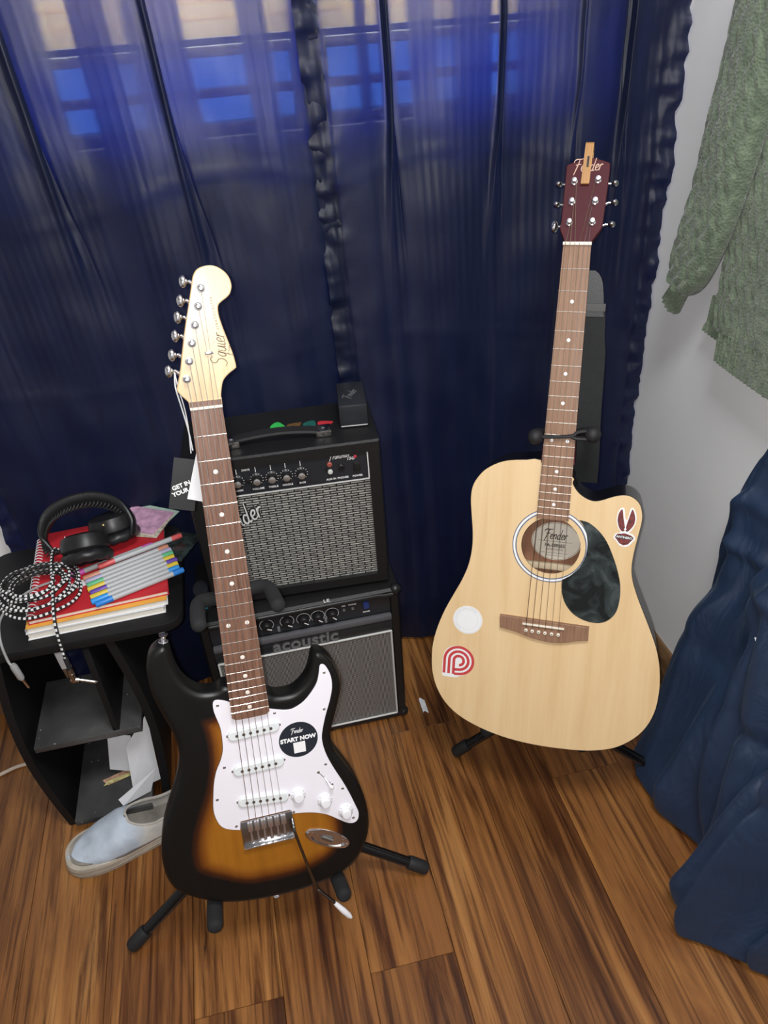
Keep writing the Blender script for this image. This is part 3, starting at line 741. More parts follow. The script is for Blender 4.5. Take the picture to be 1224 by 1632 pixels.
# strings
for k in range(6):
    xn = -.0175 + k * .007; xb = -.0255 + k * .0105; px, py = S_POST[5 - k]
    P = [(px, py, .0030), (xn, -.0015, -.0026), (xb, .6545, .0012), (xb, .664, .0046)]
    if k >= 4: P.insert(1, (.0137 + (k - 4.5) * .004, -.072, .0046))
    sp(MB().tube(P, (.00055, .0005, .00045, .0004, .00035, .00032)[k], 6), 'string', steel_wire)

# ---- paper hang tag on a white cord from the lowest tuner
ht = thing('hang_tag', 'black and white paper hang tag dangling behind the electric guitar neck', 'tag', S_O + S_F @ Vector((-.036, .10, .05)), S_F)
def tilt(m): return m.xf(Matrix.Rotation(.25, 4, 'Z'))
card_k = pm('black_card', (.014, .014, .016), .45, var=.1)
tilt(MB().box((-.006, .012, .002), (.036, .075, .0006))).build('black_card', card_k, ht, smooth=0)
tilt(MB().box((.014, -.005, -.003), (.022, .075, .0006), Matrix.Rotation(.08, 3, 'Z'))).build('white_card', paper, ht, smooth=0)
for i, tx in enumerate(('GET IN', 'YOUR')):
    t = text(tx, .0085, (-.010, .014 + i * .010, .0014), FACE_G, bold=.0003, rot=.5); tilt(t).build('lettering', print_white, ht)
cord = [S_F.transposed() @ (S_O + S_F @ Vector(p) - ht.location) for p in ((-.034, -.050, .022), (-.036, -.03, .028), (-.032, .0, .034), (-.028, .03, .042), (-.026, .062, .047))]
MB().tube(cr(cord, 5), .0011, 6).tube(cr([c + Vector((.004 * math.sin(i), .001 * i, .001)) for i, c in enumerate(cord)], 5), .0009, 6).build('cord', paper, ht)

# ---- tripod stand of the electric guitar
def stand(label, hub, feet, arms, yoke_pts, yoke_c, strap=None, group='black tubular guitar stands'):
    st = thing('guitar_stand', label, 'guitar stand', (hub[0], hub[1], 0), group=group)
    o = Vector((hub[0], hub[1], 0)); H = Vector(hub) - o
    rel = lambda p: Vector(p) - o
    top = rel(yoke_c)
    MB().tube([H + Vector((0, 0, -.035)), H, top], .0105, 14).build('pole', black_tube, st)
    MB().tube([H + (top - H) * t for t in (-.04, .10)], .017, 14).build('collar', black_plastic, st)
    MB().tube([H + (top - H) * t for t in (.42, .50)], .0145, 14).build('clutch', black_plastic, st)
    for i, fpt in enumerate(feet):
        fp = rel(fpt); d = (fp - H).normalized(); fp = fp + Vector((0, 0, .0125))
        lg = MB().tube([H + d * .01, fp - d * .02], .0098, 14).build('leg', black_tube, st)
        MB().tube([fp - d * .040, fp - d * .036, fp - d * .004, fp], [.0115, .0128, .0128, .011], 14).build('rubber_foot', black_rubber, lg)
    for A in arms:
        P = cr([H + (top - H) * .02] + [rel(p) for p in A], 5)
        ar = MB().tube(P, .007, 10).build('support_arm', black_tube, st)
        Q = P[len(P) // 2:]; Q[-1] = tuple(Vector(Q[-1]))
        e_ = Vector(Q[-1]); d_ = (e_ - Vector(Q[-2])).normalized()
        MB().tube(Q + [e_ + d_ * .004, e_ + d_ * .007, e_ + d_ * .008], [.0125] * len(Q) + [.0110, .0075, .003], 14).build('foam_sleeve', black_foam, ar)
    for Y in yoke_pts:
        P = cr([rel(p) for p in Y], 5)
        yk = MB().tube(P, .006, 10).build('yoke_arm', black_tube, st)
        Q = P[2:]
        e_ = Vector(Q[-1]); d_ = (e_ - Vector(Q[-2])).normalized()
        if strap is None: MB().tube(Q + [e_ + d_ * .004, e_ + d_ * .007, e_ + d_ * .008], [.011] * len(Q) + [.0098, .0066, .003], 14).build('foam_sleeve', black_foam, yk)
        else: MB().ell(Q[-1], (.0135, .0135, .0135)).tube(Q, .008, 12).build('rubber_tip', black_rubber, yk)
    if strap:
        P = cr([rel(p) for p in strap], 6)
        MB().tube(P, .0032, 8).build('safety_strap', black_rubber, st)
    return st
def SW(x, y, z): return S_O + S_F @ Vector((x, y, z))
stand('black tripod guitar stand under the sunburst electric guitar', (-.112, .868, .185),
      [(-.366, .7775, 0), (.1732, .7876, 0), (-.05, 1.125, 0)],
      [[(-.17, .83, .15), (-.192, .79, .150), (-.197, .735, .1505), (-.197, .695, .158)], [(-.05, .83, .135), (-.005, .79, .122), (.008, .74, .1235), (.013, .708, .133)]],
      [[SW(0, .30, .062), SW(-.028, .292, .058), SW(-.050, .290, .045), SW(-.054, .296, .018), SW(-.054, .302, -.008)], [SW(0, .30, .062), SW(.030, .285, .058), SW(.052, .283, .045), SW(.058, .289, .018), SW(.060, .293, -.008)]],
      SW(0, .31, .062))

# ================================================================== ACOUSTIC GUITAR
A_F = Matrix(((.8800, -.1660, .4450), (-.4748, -.3271, .8170), (.0100, -.9303, -.3667)))
A_O = Vector((.5479, 1.1507, 1.0193))
A_BASE = Vector((0, .884, .05))
A_BODY=[(-0.0296,0.3492),(-0.0521,0.3504),(-0.0800,0.3534),(-0.1009,0.3598),(-0.1216,0.3725),(-0.1350,0.3883),(-0.1431,0.4057),(-0.1449,0.4282),(-0.1416,0.4579),(-0.1379,0.4878),(-0.1371,0.5184),(-0.1415,0.5499),(-0.1510,0.5785),(-0.1645,0.6080),(-0.1800,0.6422),(-0.1917,0.6765),(-0.1990,0.7105),(-0.2001,0.7441),(-0.1966,0.7730),(-0.1871,0.8011),(-0.1697,0.8280),(-0.1446,0.8492),(-0.1121,0.8646),(-0.0722,0.8763),(-0.0293,0.8829),(0.0164,0.8846),(0.0574,0.8827),(0.0939,0.8788),(0.1223,0.8718),(0.1498,0.8601),(0.1759,0.8385),(0.1941,0.8127),(0.2046,0.7826),(0.2080,0.7523),(0.2072,0.7210),(0.2027,0.6907),(0.1943,0.6613),(0.1805,0.6292),(0.1652,0.5974),(0.1520,0.5693),(0.1426,0.5445),(0.1386,0.5229),(0.1392,0.4972),(0.1427,0.4678),(0.1462,0.4388),(0.1442,0.4213),(0.1378,0.4078),(0.1254,0.3991),(0.1121,0.3976),(0.0959,0.4020),(0.0767,0.4102),(0.0634,0.4123),(0.0494,0.4075),(0.0366,0.3980),(0.0275,0.3846),(0.0250,0.3723)]
A_GUARD=[(0.0445,0.4470),(0.0602,0.4497),(0.0784,0.4623),(0.0938,0.4806),(0.1064,0.5048),(0.1164,0.5294),(0.1234,0.5545),(0.1251,0.5804),(0.1217,0.6036),(0.1128,0.6182),(0.0998,0.6270),(0.0843,0.6292),(0.0665,0.6260),(0.0498,0.6176),(0.0369,0.6040),(0.0296,0.5896),(0.0254,0.5711),(0.0250,0.5578),(0.0382,0.5485),(0.0524,0.5317),(0.0608,0.5102),(0.0621,0.4879),(0.0577,0.4664),(0.0502,0.4526)]
A_BRIDGE=[(-0.0776,0.6355),(0.0793,0.6369),(0.0799,0.6620),(0.0599,0.6662),(0.0355,0.6731),(0.0105,0.6750),(-0.0189,0.6716),(-0.0452,0.6645),(-0.0639,0.6613),(-0.0760,0.6591)]
A_HEAD=[(-0.0198,0.0029),(-0.0234,0.0128),(-0.0279,0.0217),(-0.0298,0.0289),(-0.0286,0.0379),(-0.0286,0.0558),(-0.0288,0.0845),(-0.0289,0.1114),(-0.0291,0.1257),(-0.0262,0.1289),(-0.0127,0.1334),(-0.0026,0.1377),(0.0112,0.1383),(0.0253,0.1344),(0.0342,0.1312),(0.0379,0.1289),(0.0384,0.1156),(0.0376,0.0892),(0.0368,0.0627),(0.0358,0.0379),(0.0343,0.0273),(0.0269,0.0148),(0.0224,0.0077),(0.0213,0.0015)]

spruce = wood('spruce_top', [(.25, (.655, .445, .225)), (.5, (.725, .520, .285)), (.8, (.78, .585, .345))], 1.0, (34, 2.2, 10), rough=.42, spec=.4, detail=6, dist=.4, bump=.02)
mahog = wood('mahogany_inside', [(.3, (.20, .085, .045)), (.7, (.36, .17, .095))], 1.0, (90, 6, 30), rough=.6, dist=.4)
walnut = wood('walnut_board', [(.25, (.165, .085, .048)), (.5, (.255, .140, .085)), (.8, (.34, .20, .125))], 1.0, (230, 9, 120), rough=.5, spec=.35, dist=.4)
maroon = pm('maroon_satin', (.068, .010, .015), .5, spec=.2, var=.06, vscale=20, bump=.03, bscale=100)
side_black = pm('black_gloss_sides', (.012, .011, .011), .25, var=.1, bump=.02, bscale=40)
ag = thing('acoustic_guitar', 'natural blonde acoustic guitar with cutaway, black pickguard and stickers on a stand', 'guitar', A_O + A_F @ A_BASE, A_F)
AB = -A_BASE
def ap(m, name, mat, **k): return m.build(name, mat, ag, AB, **k)
pts = ccw([p[:2] for p in cr([(a, b_, 0) for a, b_ in A_BODY], 3, True)])
hole = circ(.0005, .4985, .0508, n=56)
top = ap(MB().slab(pts, .0100, .0125, .0007, 0, 2, holes=[hole]), 'soundboard', spruce, smooth=30)
nr = normals2(pts)
def ringA(ins, z): return [(pts[i][0] - nr[i][0] * ins, pts[i][1] - nr[i][1] * ins, z) for i in range(len(pts))]
m = MB(); m.rings([ringA(.0006, .0126), ringA(-.0006, .0130), ringA(-.0008, .0150), ringA(-.0004, .016), ringA(-.0004, .105), ringA(.001, .108), ringA(.004, .1085), ringA(.004, .1065), ringA(.0036, .0128), ringA(.0006, .0126)], False, False)
ap(m, 'sides', side_black)
vs, fs = cap2([p[:2] for p in ringA(.004, 0)]); m = MB(); m.add([(p[0], p[1], .1068) for p in vs], fs); m.add([(p[0], p[1], .1085) for p in vs], fs)
ap(m, 'back', mahog)
brace = pm('brace_spruce', (.62, .50, .34), .6, var=.08, vscale=40)
ap(MB().box((0, .5620, .1000), (.27, .012, .012), ch=.002), 'brace', brace)
ap(MB().box((0, .4400, .1000), (.26, .012, .012), ch=.002), 'brace', brace)
lb = ap(MB().slab(circ(.005, .515, .0455, .0365, 48), .1060, .1066), 'paper_label', pm('cream_label', (.80, .73, .62), .7, var=.05, vscale=60), smooth=30)
brown_ink = pm('brown_ink', (.05, .03, .02), .6, var=.1)
script('Fender', .019, (.003, .5055, .1058), FACE_G, .10).build('logo', brown_ink, lb)
text('FA-SERIES', .0088, (.003, .5235, .1058), FACE_G, bold=.0002).build('lettering', brown_ink, lb)
text('ACOUSTIC GUITAR', .0036, (.003, .5310, .1058), FACE_G).build('lettering', brown_ink, lb)
MB().box((.003, .5155, .1058), (.062, .0006, .0002)).box((.003, .538, .1058), (.05, .0005, .0002)).box((.003, .543, .1058), (.035, .0005, .0002)).build('ruled_lines', brown_ink, lb, smooth=0)
e0 = circ(.005, .515, .0440, .0352, 48); e1 = circ(.005, .515, .0434, .0346, 48)
m = MB(); m.rings([[(x, y, .1058) for x, y in e0], [(x, y, .1058) for x, y in e1]], False, False); m.build('label_border', brown_ink, lb, smooth=0)
# rosette
ros = None
for r0, r1, mat in ((.0592, .0612, pm('rosette_blue_grey', (.10, .13, .20), .4, var=.1)), (.0612, .0648, print_white), (.0648, .0664, pm('rosette_blue_grey', (.10, .13, .20)))):
    m = MB(); a = circ(.0005, .4985, r0, n=72); b_ = circ(.0005, .4985, r1, n=72)
    m.rings([[(x, y, .0100) for x, y in a], [(x, y, .0096) for x, y in a], [(x, y, .0096) for x, y in b_], [(x, y, .0100) for x, y in b_]], False, False)
    ap(m, 'rosette_ring', mat, smooth=30)
# pickguard
tort, nt, b, L = nodes('mottled_pickguard')
n1 = N(nt, 'TexNoise', Scale=22.0, Detail=6, Distortion=1.5); L(mapped(nt, L, (1, 1, 1)), n1.inputs['Vector'])
r = ramp(nt, [(.40, (.008, .010, .010)), (.58, (.030, .040, .040)), (.75, (.085, .10, .10))]); L(n1.outputs['Fac'], r.inputs['Fac']); L(r.outputs['Color'], b.inputs['Base Color'])
b.inputs['Roughness'].default_value = .18
ap(MB().slab([p[:2] for p in cr([(a, b_, 0) for a, b_ in A_GUARD[:18]], 3)] + [p[:2] for p in cr([(a, b_, 0) for a, b_ in A_GUARD[18:]], 3)], .0088, .0100, .0005, 0, 2), 'pickguard', tort)
# bridge, saddle, pins
bp_ = [A_BRIDGE[0], A_BRIDGE[1]] + [p[:2] for p in cr([(a, b_, 0) for a, b_ in A_BRIDGE[2:]], 3)]
brg = ap(MB().slab(bp_, .0025, .0100, .0012, 0, 2), 'bridge', walnut)
MB().box((.0006, .6450, .0012), (.0735, .0030, .006), ch=.0006).build('saddle', bone, brg)
PINX = [(-0.0290, .6573), (-0.0178, .6576), (-0.0066, .6577), (0.0047, .6580), (0.0163, .6580), (0.0279, .6578)]
for x, y in PINX:
    pn = ap(MB().lathe([(.0033, 0), (.0036, .0012), (.0028, .0028), (.0008, .0034)], 14, Matrix.Translation((x, y, .0026)) @ flipX), 'bridge_pin', bone)
    MB().ell((x, y, -.0006), (.0011, .0011, .0006)).build('pin_dot', print_black, pn)
# neck + board
m = MB(); rows = []
for i in range(13):
    y = -.003 + i * .0305; hw = .0213 + .006 * y / .449; dep = .018 + .003 * i / 12
    rows.append([(hw * math.cos(a), y, .0060 + dep * max(0, math.sin(a)) ** .75) for a in [PI * k / 12 for k in range(13)]])
m.rings(rows); ap(m, 'neck', maroon)
ap(MB().slab([(-.026, .31), (.026, .31), (.028, .352), (-.028, .352)], .006, .085, 0, .012), 'neck_heel', maroon)
m = MB(); rows = []
for y in (0, .2, .449):
    hw = .0215 + .0057 * y / .449
    rows.append([(-hw, y, .0098), (-hw, y, .0006), (-hw * .5, y, .0001), (0, y, -.0001), (hw * .5, y, .0001), (hw, y, .0006), (hw, y, .0098)])
m.rings(rows); fb = ap(m, 'fingerboard', walnut, smooth=30)
for n in range(1, 21):
    y = fret_y(.643, n); hw = .0216 + .0057 * y / .449
    MB().tube([(-hw, y, .0003), (0, y, -.0004), (hw, y, .0003)], .0006, 6).build('fret', pm('brushed_fret', (.80, .76, .70), .5, 1, bump=.03), fb)
for n, x in [(n, 0) for n in (3, 5, 7, 9, 15, 17, 19)] + [(12, -.013), (12, .013)]:
    y = (fret_y(.643, n) + fret_y(.643, n - 1)) / 2
    MB().lathe([(.0030, 0), (.0030, .0006), (.0026, .0007)], 16, Matrix.Translation((x, y, .0001)) @ flipX).build('inlay_dot', print_white, fb)
ap(MB().box((0, -.0025, .0012), (.0445, .0050, .0095), ch=.0006), 'nut', bone)
# headstock, tilted back 13 degrees: local (x, up the head, out)
th = math.radians(13)
HM = Matrix.Translation((0, 0, .004)) @ frame3((1, 0, 0), (0, -math.cos(th), math.sin(th)), (0, -math.sin(th), -math.cos(th))).to_4x4()
hp = [p[:2] for p in cr([(a, b_, 0) for a, b_ in A_HEAD[:4]], 3)] + [p[:2] for p in cr([(a, b_, 0) for a, b_ in A_HEAD[4:9]], 2)] + [p[:2] for p in cr([(a, b_, 0) for a, b_ in A_HEAD[9:16]], 3)] + [p[:2] for p in cr([(a, b_, 0) for a, b_ in A_HEAD[16:]], 3)]
hd = ap(MB().slab(hp, 0, -.0145, .001, .001, 2).xf(HM), 'headstock', maroon)
script('Fender', .0200, (.0040, .1232, .0002), Matrix.Identity(3), .085, rot=.05).xf(HM).build('logo', pm('peach_ink', (.62, .40, .30), .5, var=.05), hd)
A_POST=[(-0.0145,0.1006),(-0.0151,0.0686),(-0.0159,0.0357),(0.0219,0.1028),(0.0206,0.0693),(0.0196,0.0366)]
A_BTN=[(-0.0369,0.1066),(-0.0372,0.0740),(-0.0372,0.0385),(0.0446,0.1073),(0.0468,0.0770),(0.0459,0.0422)]
for i, ((px, py), (bx, by)) in enumerate(zip(A_POST, A_BTN)):
    ap(MB().lathe([(.0052, 0), (.0052, .0015), (.0036, .0022), (.0030, .008), (.0034, .011), (.001, .0112)], 14, Matrix.Translation((px, py, 0))).xf(HM), 'tuner_post', chrome)
    s_ = -1 if i < 3 else 1
    sh = ap(MB().tube([(px + s_ * .008, py, -.021), (bx - s_ * .006, by - .002, -.0195), (bx, by - .002, -.0195)], [.004, .0022, .0022], 10).xf(HM), 'tuner_shaft', chrome)
    rad = (.0065, .0105, .0090) if i == 2 else (.0062, .0050, .0085)
    mm = MB().ell((bx + s_ * .003, by - .002, -.0195), rad, n=14, m=8); mm.xf(HM); mm.build('tuner_button', chrome, sh)
# strings
for k in range(6):
    xn = -.0180 + k * .0072; xb, yb = PINX[k]
    post = (2, 1, 0, 3, 4, 5)[k]
    q = HM @ Vector((A_POST[post][0] + (.003 if k < 3 else -.003), A_POST[post][1], .0065))
    ap(MB().tube([q, (xn, -.0025, -.0036), (xb, .6450, -.0022), (xb, yb - .002, .0020)], (.00062, .00056, .0005, .00042, .00034, .0003)[k], 6), 'string', bronze_wire if k < 4 else steel_wire)

# stickers on the top
wst = ap(MB().slab(circ(-.1364, .6562, .0272, .0272, 48), .0096, .0100), 'round_white_sticker', print_white, smooth=30); tag(wst, 'round white sticker with faint engraved ring')
grey_line = pm('pale_grey_print', (.52, .54, .58), .5, var=.1)
m = MB()
for r0, r1 in ((.0252, .0257), (.0190, .0193)):
    m.rings([[(x, y, .0095) for x, y in circ(-.1364, .6562, r0, n=48)], [(x, y, .0095) for x, y in circ(-.1364, .6562, r1, n=48)]], False, False)
for k in range(26):
    a = 2.2 + k * .13; m.box((-.1364 + .0222 * math.cos(a), .6562 + .0222 * math.sin(a), .0095), (.0028, .0009, .0002), Matrix.Rotation(a, 3, 'Z'))
m.build('engraving', grey_line, wst, smooth=0)
# red and white P of three nested stripes
pst_c = (-.1512, .7412)
def P_outline(r, w, tail):
    """stripe of width w following a P/arch: down the left, round the top, ending bottom right"""
    c = (pst_c[0] + .0030, pst_c[1] - .002); L_ = []; Rr = []
    path = [(c[0] - r, c[1] + tail)] + [(c[0] - r * math.cos(a), c[1] - r * math.sin(a)) for a in [PI * 1.47 * k / 28 for k in range(29)]]
    if r > .012: path.append((path[-1][0] - .010 * 1, path[-1][1] + .001))
    for i, p in enumerate(path):
        q0 = path[max(i - 1, 0)]; q1 = path[min(i + 1, len(path) - 1)]
        dx, dy = q1[0] - q0[0], q1[1] - q0[1]; l = math.hypot(dx, dy) or 1
        L_.append((p[0] - dy / l * w / 2, p[1] + dx / l * w / 2)); Rr.append((p[0] + dy / l * w / 2, p[1] - dx / l * w / 2))
    return L_, Rr
def stripe(m, r, w, tail, z):
    L_, Rr = P_outline(r, w, tail); n = len(L_)
    m.add([(x, y, z) for x, y in L_] + [(x, y, z) for x, y in Rr], [(i, i + 1, n + i + 1, n + i) for i in range(n - 1)])
sil = [p[:2] for p in cr([(a, b_, 0) for a, b_ in [(-.1785, .7690), (-.1790, .7440), (-.1760, .7260), (-.1660, .7140), (-.1500, .7100), (-.1340, .7135), (-.1240, .7240), (-.1215, .7400), (-.1250, .7560), (-.1350, .7660), (-.1450, .7700), (-.1490, .7730), (-.1560, .7745), (-.1700, .7745), (-.1770, .7740)]], 4, True)]
psk = ap(MB().slab(sil, .0097, .0100), 'red_letter_sticker', print_white, smooth=30); tag(psk, 'red and white sticker of nested P stripes')
red_ink = pm('red_ink', (.55, .055, .060), .5, var=.06, vscale=80)
for r, tail in ((.0268, .0285), (.0180, .0285), (.0092, .0285)):
    m = MB(); stripe(m, r, .0052, tail, .0096); m.build('red_stripe', red_ink, psk, smooth=0)
# winged emblem sticker
wc = (.1200, .4510)
def rel2(P): return [(wc[0] + x, wc[1] + y) for x, y in P]
so = rel2([(-.009, -.032), (-.0035, -.031), (-.001, -.016), (.002, -.012), (.004, -.020), (.0065, -.033), (.012, -.032), (.017, -.020), (.0165, -.006), (.011, .006), (.008, .010), (.0145, .012), (.019, .019), (.0155, .025), (.009, .033), (.001, .035), (-.007, .032), (-.012, .025), (-.0165, .021), (-.0135, .013), (-.006, .010), (-.0105, .003), (-.0145, -.010), (-.0135, -.024)])
wsk = ap(MB().slab([p[:2] for p in cr([(a, b_, 0) for a, b_ in so], 3, True)], .0097, .0100), 'winged_emblem_sticker', print_white, smooth=30); tag(wsk, 'white edged sticker with dark red wings over a badge')
dred = pm('dark_red_ink', (.16, .030, .028), .5, var=.45, vscale=260)
for pl in ([(-.0085, -.029), (-.0060, -.028), (-.0035, -.014), (-.0005, -.003), (.0005, .006), (-.004, .008), (-.009, .002), (-.0128, -.010), (-.0120, -.022)], [(.0085, -.030), (.0110, -.029), (.0150, -.018), (.0145, -.006), (.0090, .004), (.0045, .008), (.002, .006), (.0025, -.003), (.0050, -.015)]):
    MB().slab([p[:2] for p in cr([(a, b_, 0) for a, b_ in rel2(pl)], 3, True)], .0095, .0097).build('wing', dred, wsk, smooth=0)
bd = MB().slab(rel2([(-.0105, .013), (-.004, .0125), (.000, .011), (.006, .0125), (.0125, .0145), (.0165, .0185), (.0130, .0235), (.0080, .0300), (.001, .0325), (-.006, .0295), (-.0105, .0235), (-.0142, .0195)]), .0095, .0097).build('badge', dred, wsk, smooth=0)
MB().box((wc[0] + .0010, wc[1] + .0185, .0094), (.027, .0055, .0002), Matrix.Rotation(.06, 3, 'Z')).build('banner', print_black, wsk, smooth=0)
text('ANTIHERO', .0052, (wc[0] + .001, wc[1] + .0185, .0092), FACE_G, bold=.00015, rot=-.06).build('lettering', print_white, wsk)
MB().ell((wc[0] + .0012, wc[1] + .0040, .0096), (.0022, .0018, .0004)).build('eagle_head', print_white, wsk)

# ---- bamboo clip over the top of the headstock
bamboo = wood('bamboo', [(.3, (.36, .17, .045)), (.6, (.48, .24, .07)), (.85, (.56, .30, .10))], 1.0, (160, 9, 90), rough=.45, dist=.3)
clip_o = A_O + A_F @ (HM @ Vector((.0035, .138, .003)))
cl = thing('wooden_clip', 'bamboo clip with a dark slot clipped over the acoustic headstock top', 'clip', clip_o, A_F @ HM.to_3x3())
m = MB(); w = .0064
prof = [(-.0425, -.0005), (-.0425, .0030), (-.010, .0036), (.008, .0042), (.0200, .0040), (.0235, .0005), (.0235, -.024), (.018, -.0275), (-.030, -.0250), (-.030, -.0225), (.012, -.0235), (.017, -.021), (.0170, -.0040), (.013, -.0005), (-.0005, -.0008)]
x0 = -.0036; R0 = []; R1 = []
m2_ = MB().slab([(y, z) for y, z in prof], -w, w, 0, 0)
m.add([(p[2] + .0008 * (p[0] / .03), p[0], p[1]) for p in m2_.v], m2_.f)
m.build('clip_body', bamboo, cl, smooth=30)
MB().box((.0004, -.0085, .0042), (.0032, .0165, .0012)).build('slot', print_black, cl, smooth=0)

# ---- webbing strap hanging behind the neck
web = pm('black_webbing', (.010, .011, .012), .75, bump=.5, bscale=700, var=.15, vscale=100)
leather = pm('black_leather', (.016, .017, .019), .45, bump=.25, bscale=500)
stp = thing('guitar_strap', 'black guitar strap with leather end hanging behind the acoustic neck', 'strap', A_O + A_F @ Vector((.04, .385, .075)), A_F)
def AL(x, y, z): return Vector((x - .04, y - .385, z - .075))
def ribbon(m, path, wd, tk=.0012, n=1):
    P = [Vector(p) for p in path]; R = []
    for i, p in enumerate(P):
        w2 = wd[i] / 2 if isinstance(wd, (list, tuple)) else wd / 2
        t = (P[min(i + 1, len(P) - 1)] - P[max(i - 1, 0)]).normalized(); nn = t.cross(Vector((1, 0, 0))).normalized()
        R.append([p + Vector((-w2, 0, 0)) - nn * tk, p + Vector((w2, 0, 0)) - nn * tk, p + Vector((w2, 0, 0)) + nn * tk, p + Vector((-w2, 0, 0)) + nn * tk])
    m.rings(R); return m
pl = cr([AL(.0290, .100, .036), AL(.0340, .18, .046), AL(.0365, .27, .056), AL(.0400, .33, .068), AL(.0420, .395, .090)], 5)
ribbon(MB(), pl, [.052 if i > 3 else .048 for i in range(len(pl))]).build('webbing', web, stp, smooth=60)
pe = cr([AL(.0160, .036, .029), AL(.0230, .070, .032), AL(.0270, .108, .036)], 5)
ribbon(MB(), pe, [.030, .040, .046, .048, .048, .048, .048, .048, .048, .048, .048][:len(pe)], .0018).build('leather_end', leather, stp, smooth=60)
ribbon(MB(), [AL(.0270, .087, .0315), AL(.0272, .099, .0330)], .051, .0032).build('slider', black_plastic, stp, smooth=30)

# ---- its stand
def AW(x, y, z): return A_O + A_F @ Vector((x, y, z))
stand('black tripod guitar stand under the blonde acoustic guitar', (.466, .981, .168),
      [(.3006, 1.0254, 0), (.700, .858, 0), (.60, 1.24, 0)],
      [[AW(-.05, .890, .125), AW(-.085, .892, .115), AW(-.090, .889, .08), AW(-.090, .889, .050), AW(-.090, .887, .036)], [AW(.05, .897, .125), AW(.085, .900, .115), AW(.088, .8965, .08), AW(.088, .8965, .065), AW(.088, .8955, .055)]],
      [[AW(0, .312, .110), AW(-.026, .308, .062), AW(-.040, .306, .04), AW(-.0405, .3065, .016), AW(-.0400, .3078, -.002)], [AW(0, .312, .110), AW(.030, .302, .062), AW(.048, .298, .04), AW(.0525, .2975, .016), AW(.0530, .2975, -.002)]],
      AW(0, .318, .125), strap=[AW(-.0400, .3078, -.004), AW(-.020, .306, -.006), AW(.018, .302, -.006), AW(.0300, .2945, -.005), AW(.0530, .2925, -.004), AW(.0530, .3035, -.004), AW(.030, .3060, -.005), AW(.0185, .3030, -.006)])

# ================================================================== AMPLIFIERS
tolex, nt, b, L = nodes('black_tolex')
b.inputs['Base Color'].default_value = (.007, .007, .0075, 1); b.inputs['Roughness'].default_value = .48
n1 = N(nt, 'TexVoronoi', Scale=520.0); L(mapped(nt, L, (1, 1, 1)), n1.inputs['Vector'])
bp = N(nt, 'Bump', Strength=.5, Distance=.0006); L(n1.outputs['Distance'], bp.inputs['Height']); L(bp.outputs['Normal'], b.inputs['Normal'])
silver_cloth, nt, b, L = nodes('silver_grille_cloth')
vv = mapped(nt, L, (1, 1, 1), rot=(PI / 2, 0, 0))
bk = N(nt, 'TexBrick', Scale=1.0); bk.inputs['Color1'].default_value = (.52, .52, .49, 1); bk.inputs['Color2'].default_value = (.38, .38, .36, 1); bk.inputs['Mortar'].default_value = (.03, .03, .03, 1)
bk.inputs['Brick Width'].default_value = .026; bk.inputs['Row Height'].default_value = .0052; bk.inputs['Mortar Size'].default_value = .0014; bk.inputs['Mortar Smooth'].default_value = .3
L(vv, bk.inputs['Vector'])
nz = N(nt, 'TexNoise', Scale=160.0, Detail=3); L(vv, nz.inputs['Vector'])
rr = ramp(nt, [(.35, (.75, .75, .75)), (.70, (1.3, 1.3, 1.27))]); L(nz.outputs['Fac'], rr.inputs['Fac'])
mx = N(nt, 'Mix', data_type='RGBA', blend_type='MULTIPLY'); mx.inputs[0].default_value = 1; L(bk.outputs['Color'], mx.inputs[6]); L(rr.outputs['Color'], mx.inputs[7])
L(mx.outputs[2], b.inputs['Base Color']); b.inputs['Roughness'].default_value = .35; b.inputs['Metallic'].default_value = .25
bp = N(nt, 'Bump', Strength=.8, Distance=.001); L(bk.outputs['Fac'], bp.inputs['Height']); bp.invert = True; L(bp.outputs['Normal'], b.inputs['Normal'])
mesh_cloth, nt, b, L = nodes('metal_mesh_grille')
vv = mapped(nt, L, (1, 1, 1), rot=(PI / 2, 0, PI / 4))
vv2 = mapped(nt, L, (1, 1, 1.0))
sx = N(nt, 'SeparateXYZ'); L(vv2, sx.inputs[0])
def wave(a, bq, fr_):
    ad = N(nt, 'Math', operation='ADD'); L(a, ad.inputs[0]); L(bq, ad.inputs[1])
    mu = N(nt, 'Math', operation='MULTIPLY'); mu.inputs[1].default_value = fr_; L(ad.outputs[0], mu.inputs[0])
    si = N(nt, 'Math', operation='SINE'); L(mu.outputs[0], si.inputs[0]); return si.outputs[0]
ng = N(nt, 'Math', operation='MULTIPLY'); ng.inputs[1].default_value = -1; L(sx.outputs['Z'], ng.inputs[0])
w1 = wave(sx.outputs['X'], sx.outputs['Z'], 2 * PI / .0056); w2 = wave(sx.outputs['X'], ng.outputs[0], 2 * PI / .0056)
pr = N(nt, 'Math', operation='MULTIPLY'); L(w1, pr.inputs[0]); L(w2, pr.inputs[1])
rr = ramp(nt, [(.0, (.012, .012, .012)), (.42, (.62, .62, .61))]); L(pr.outputs[0], rr.inputs['Fac']); L(rr.outputs['Color'], b.inputs['Base Color'])
b.inputs['Roughness'].default_value = .4; b.inputs['Metallic'].default_value = .4
panel_m = pm('amp_panel', (.020, .022, .026), .32, bump=.02, bscale=300)
white_pipe = pm('white_piping', (.62, .62, .60), .45, var=.05, vscale=90)
flY = Matrix.Rotation(PI / 2, 4, 'X')    # lathe axis z -> -y (towards the viewer)

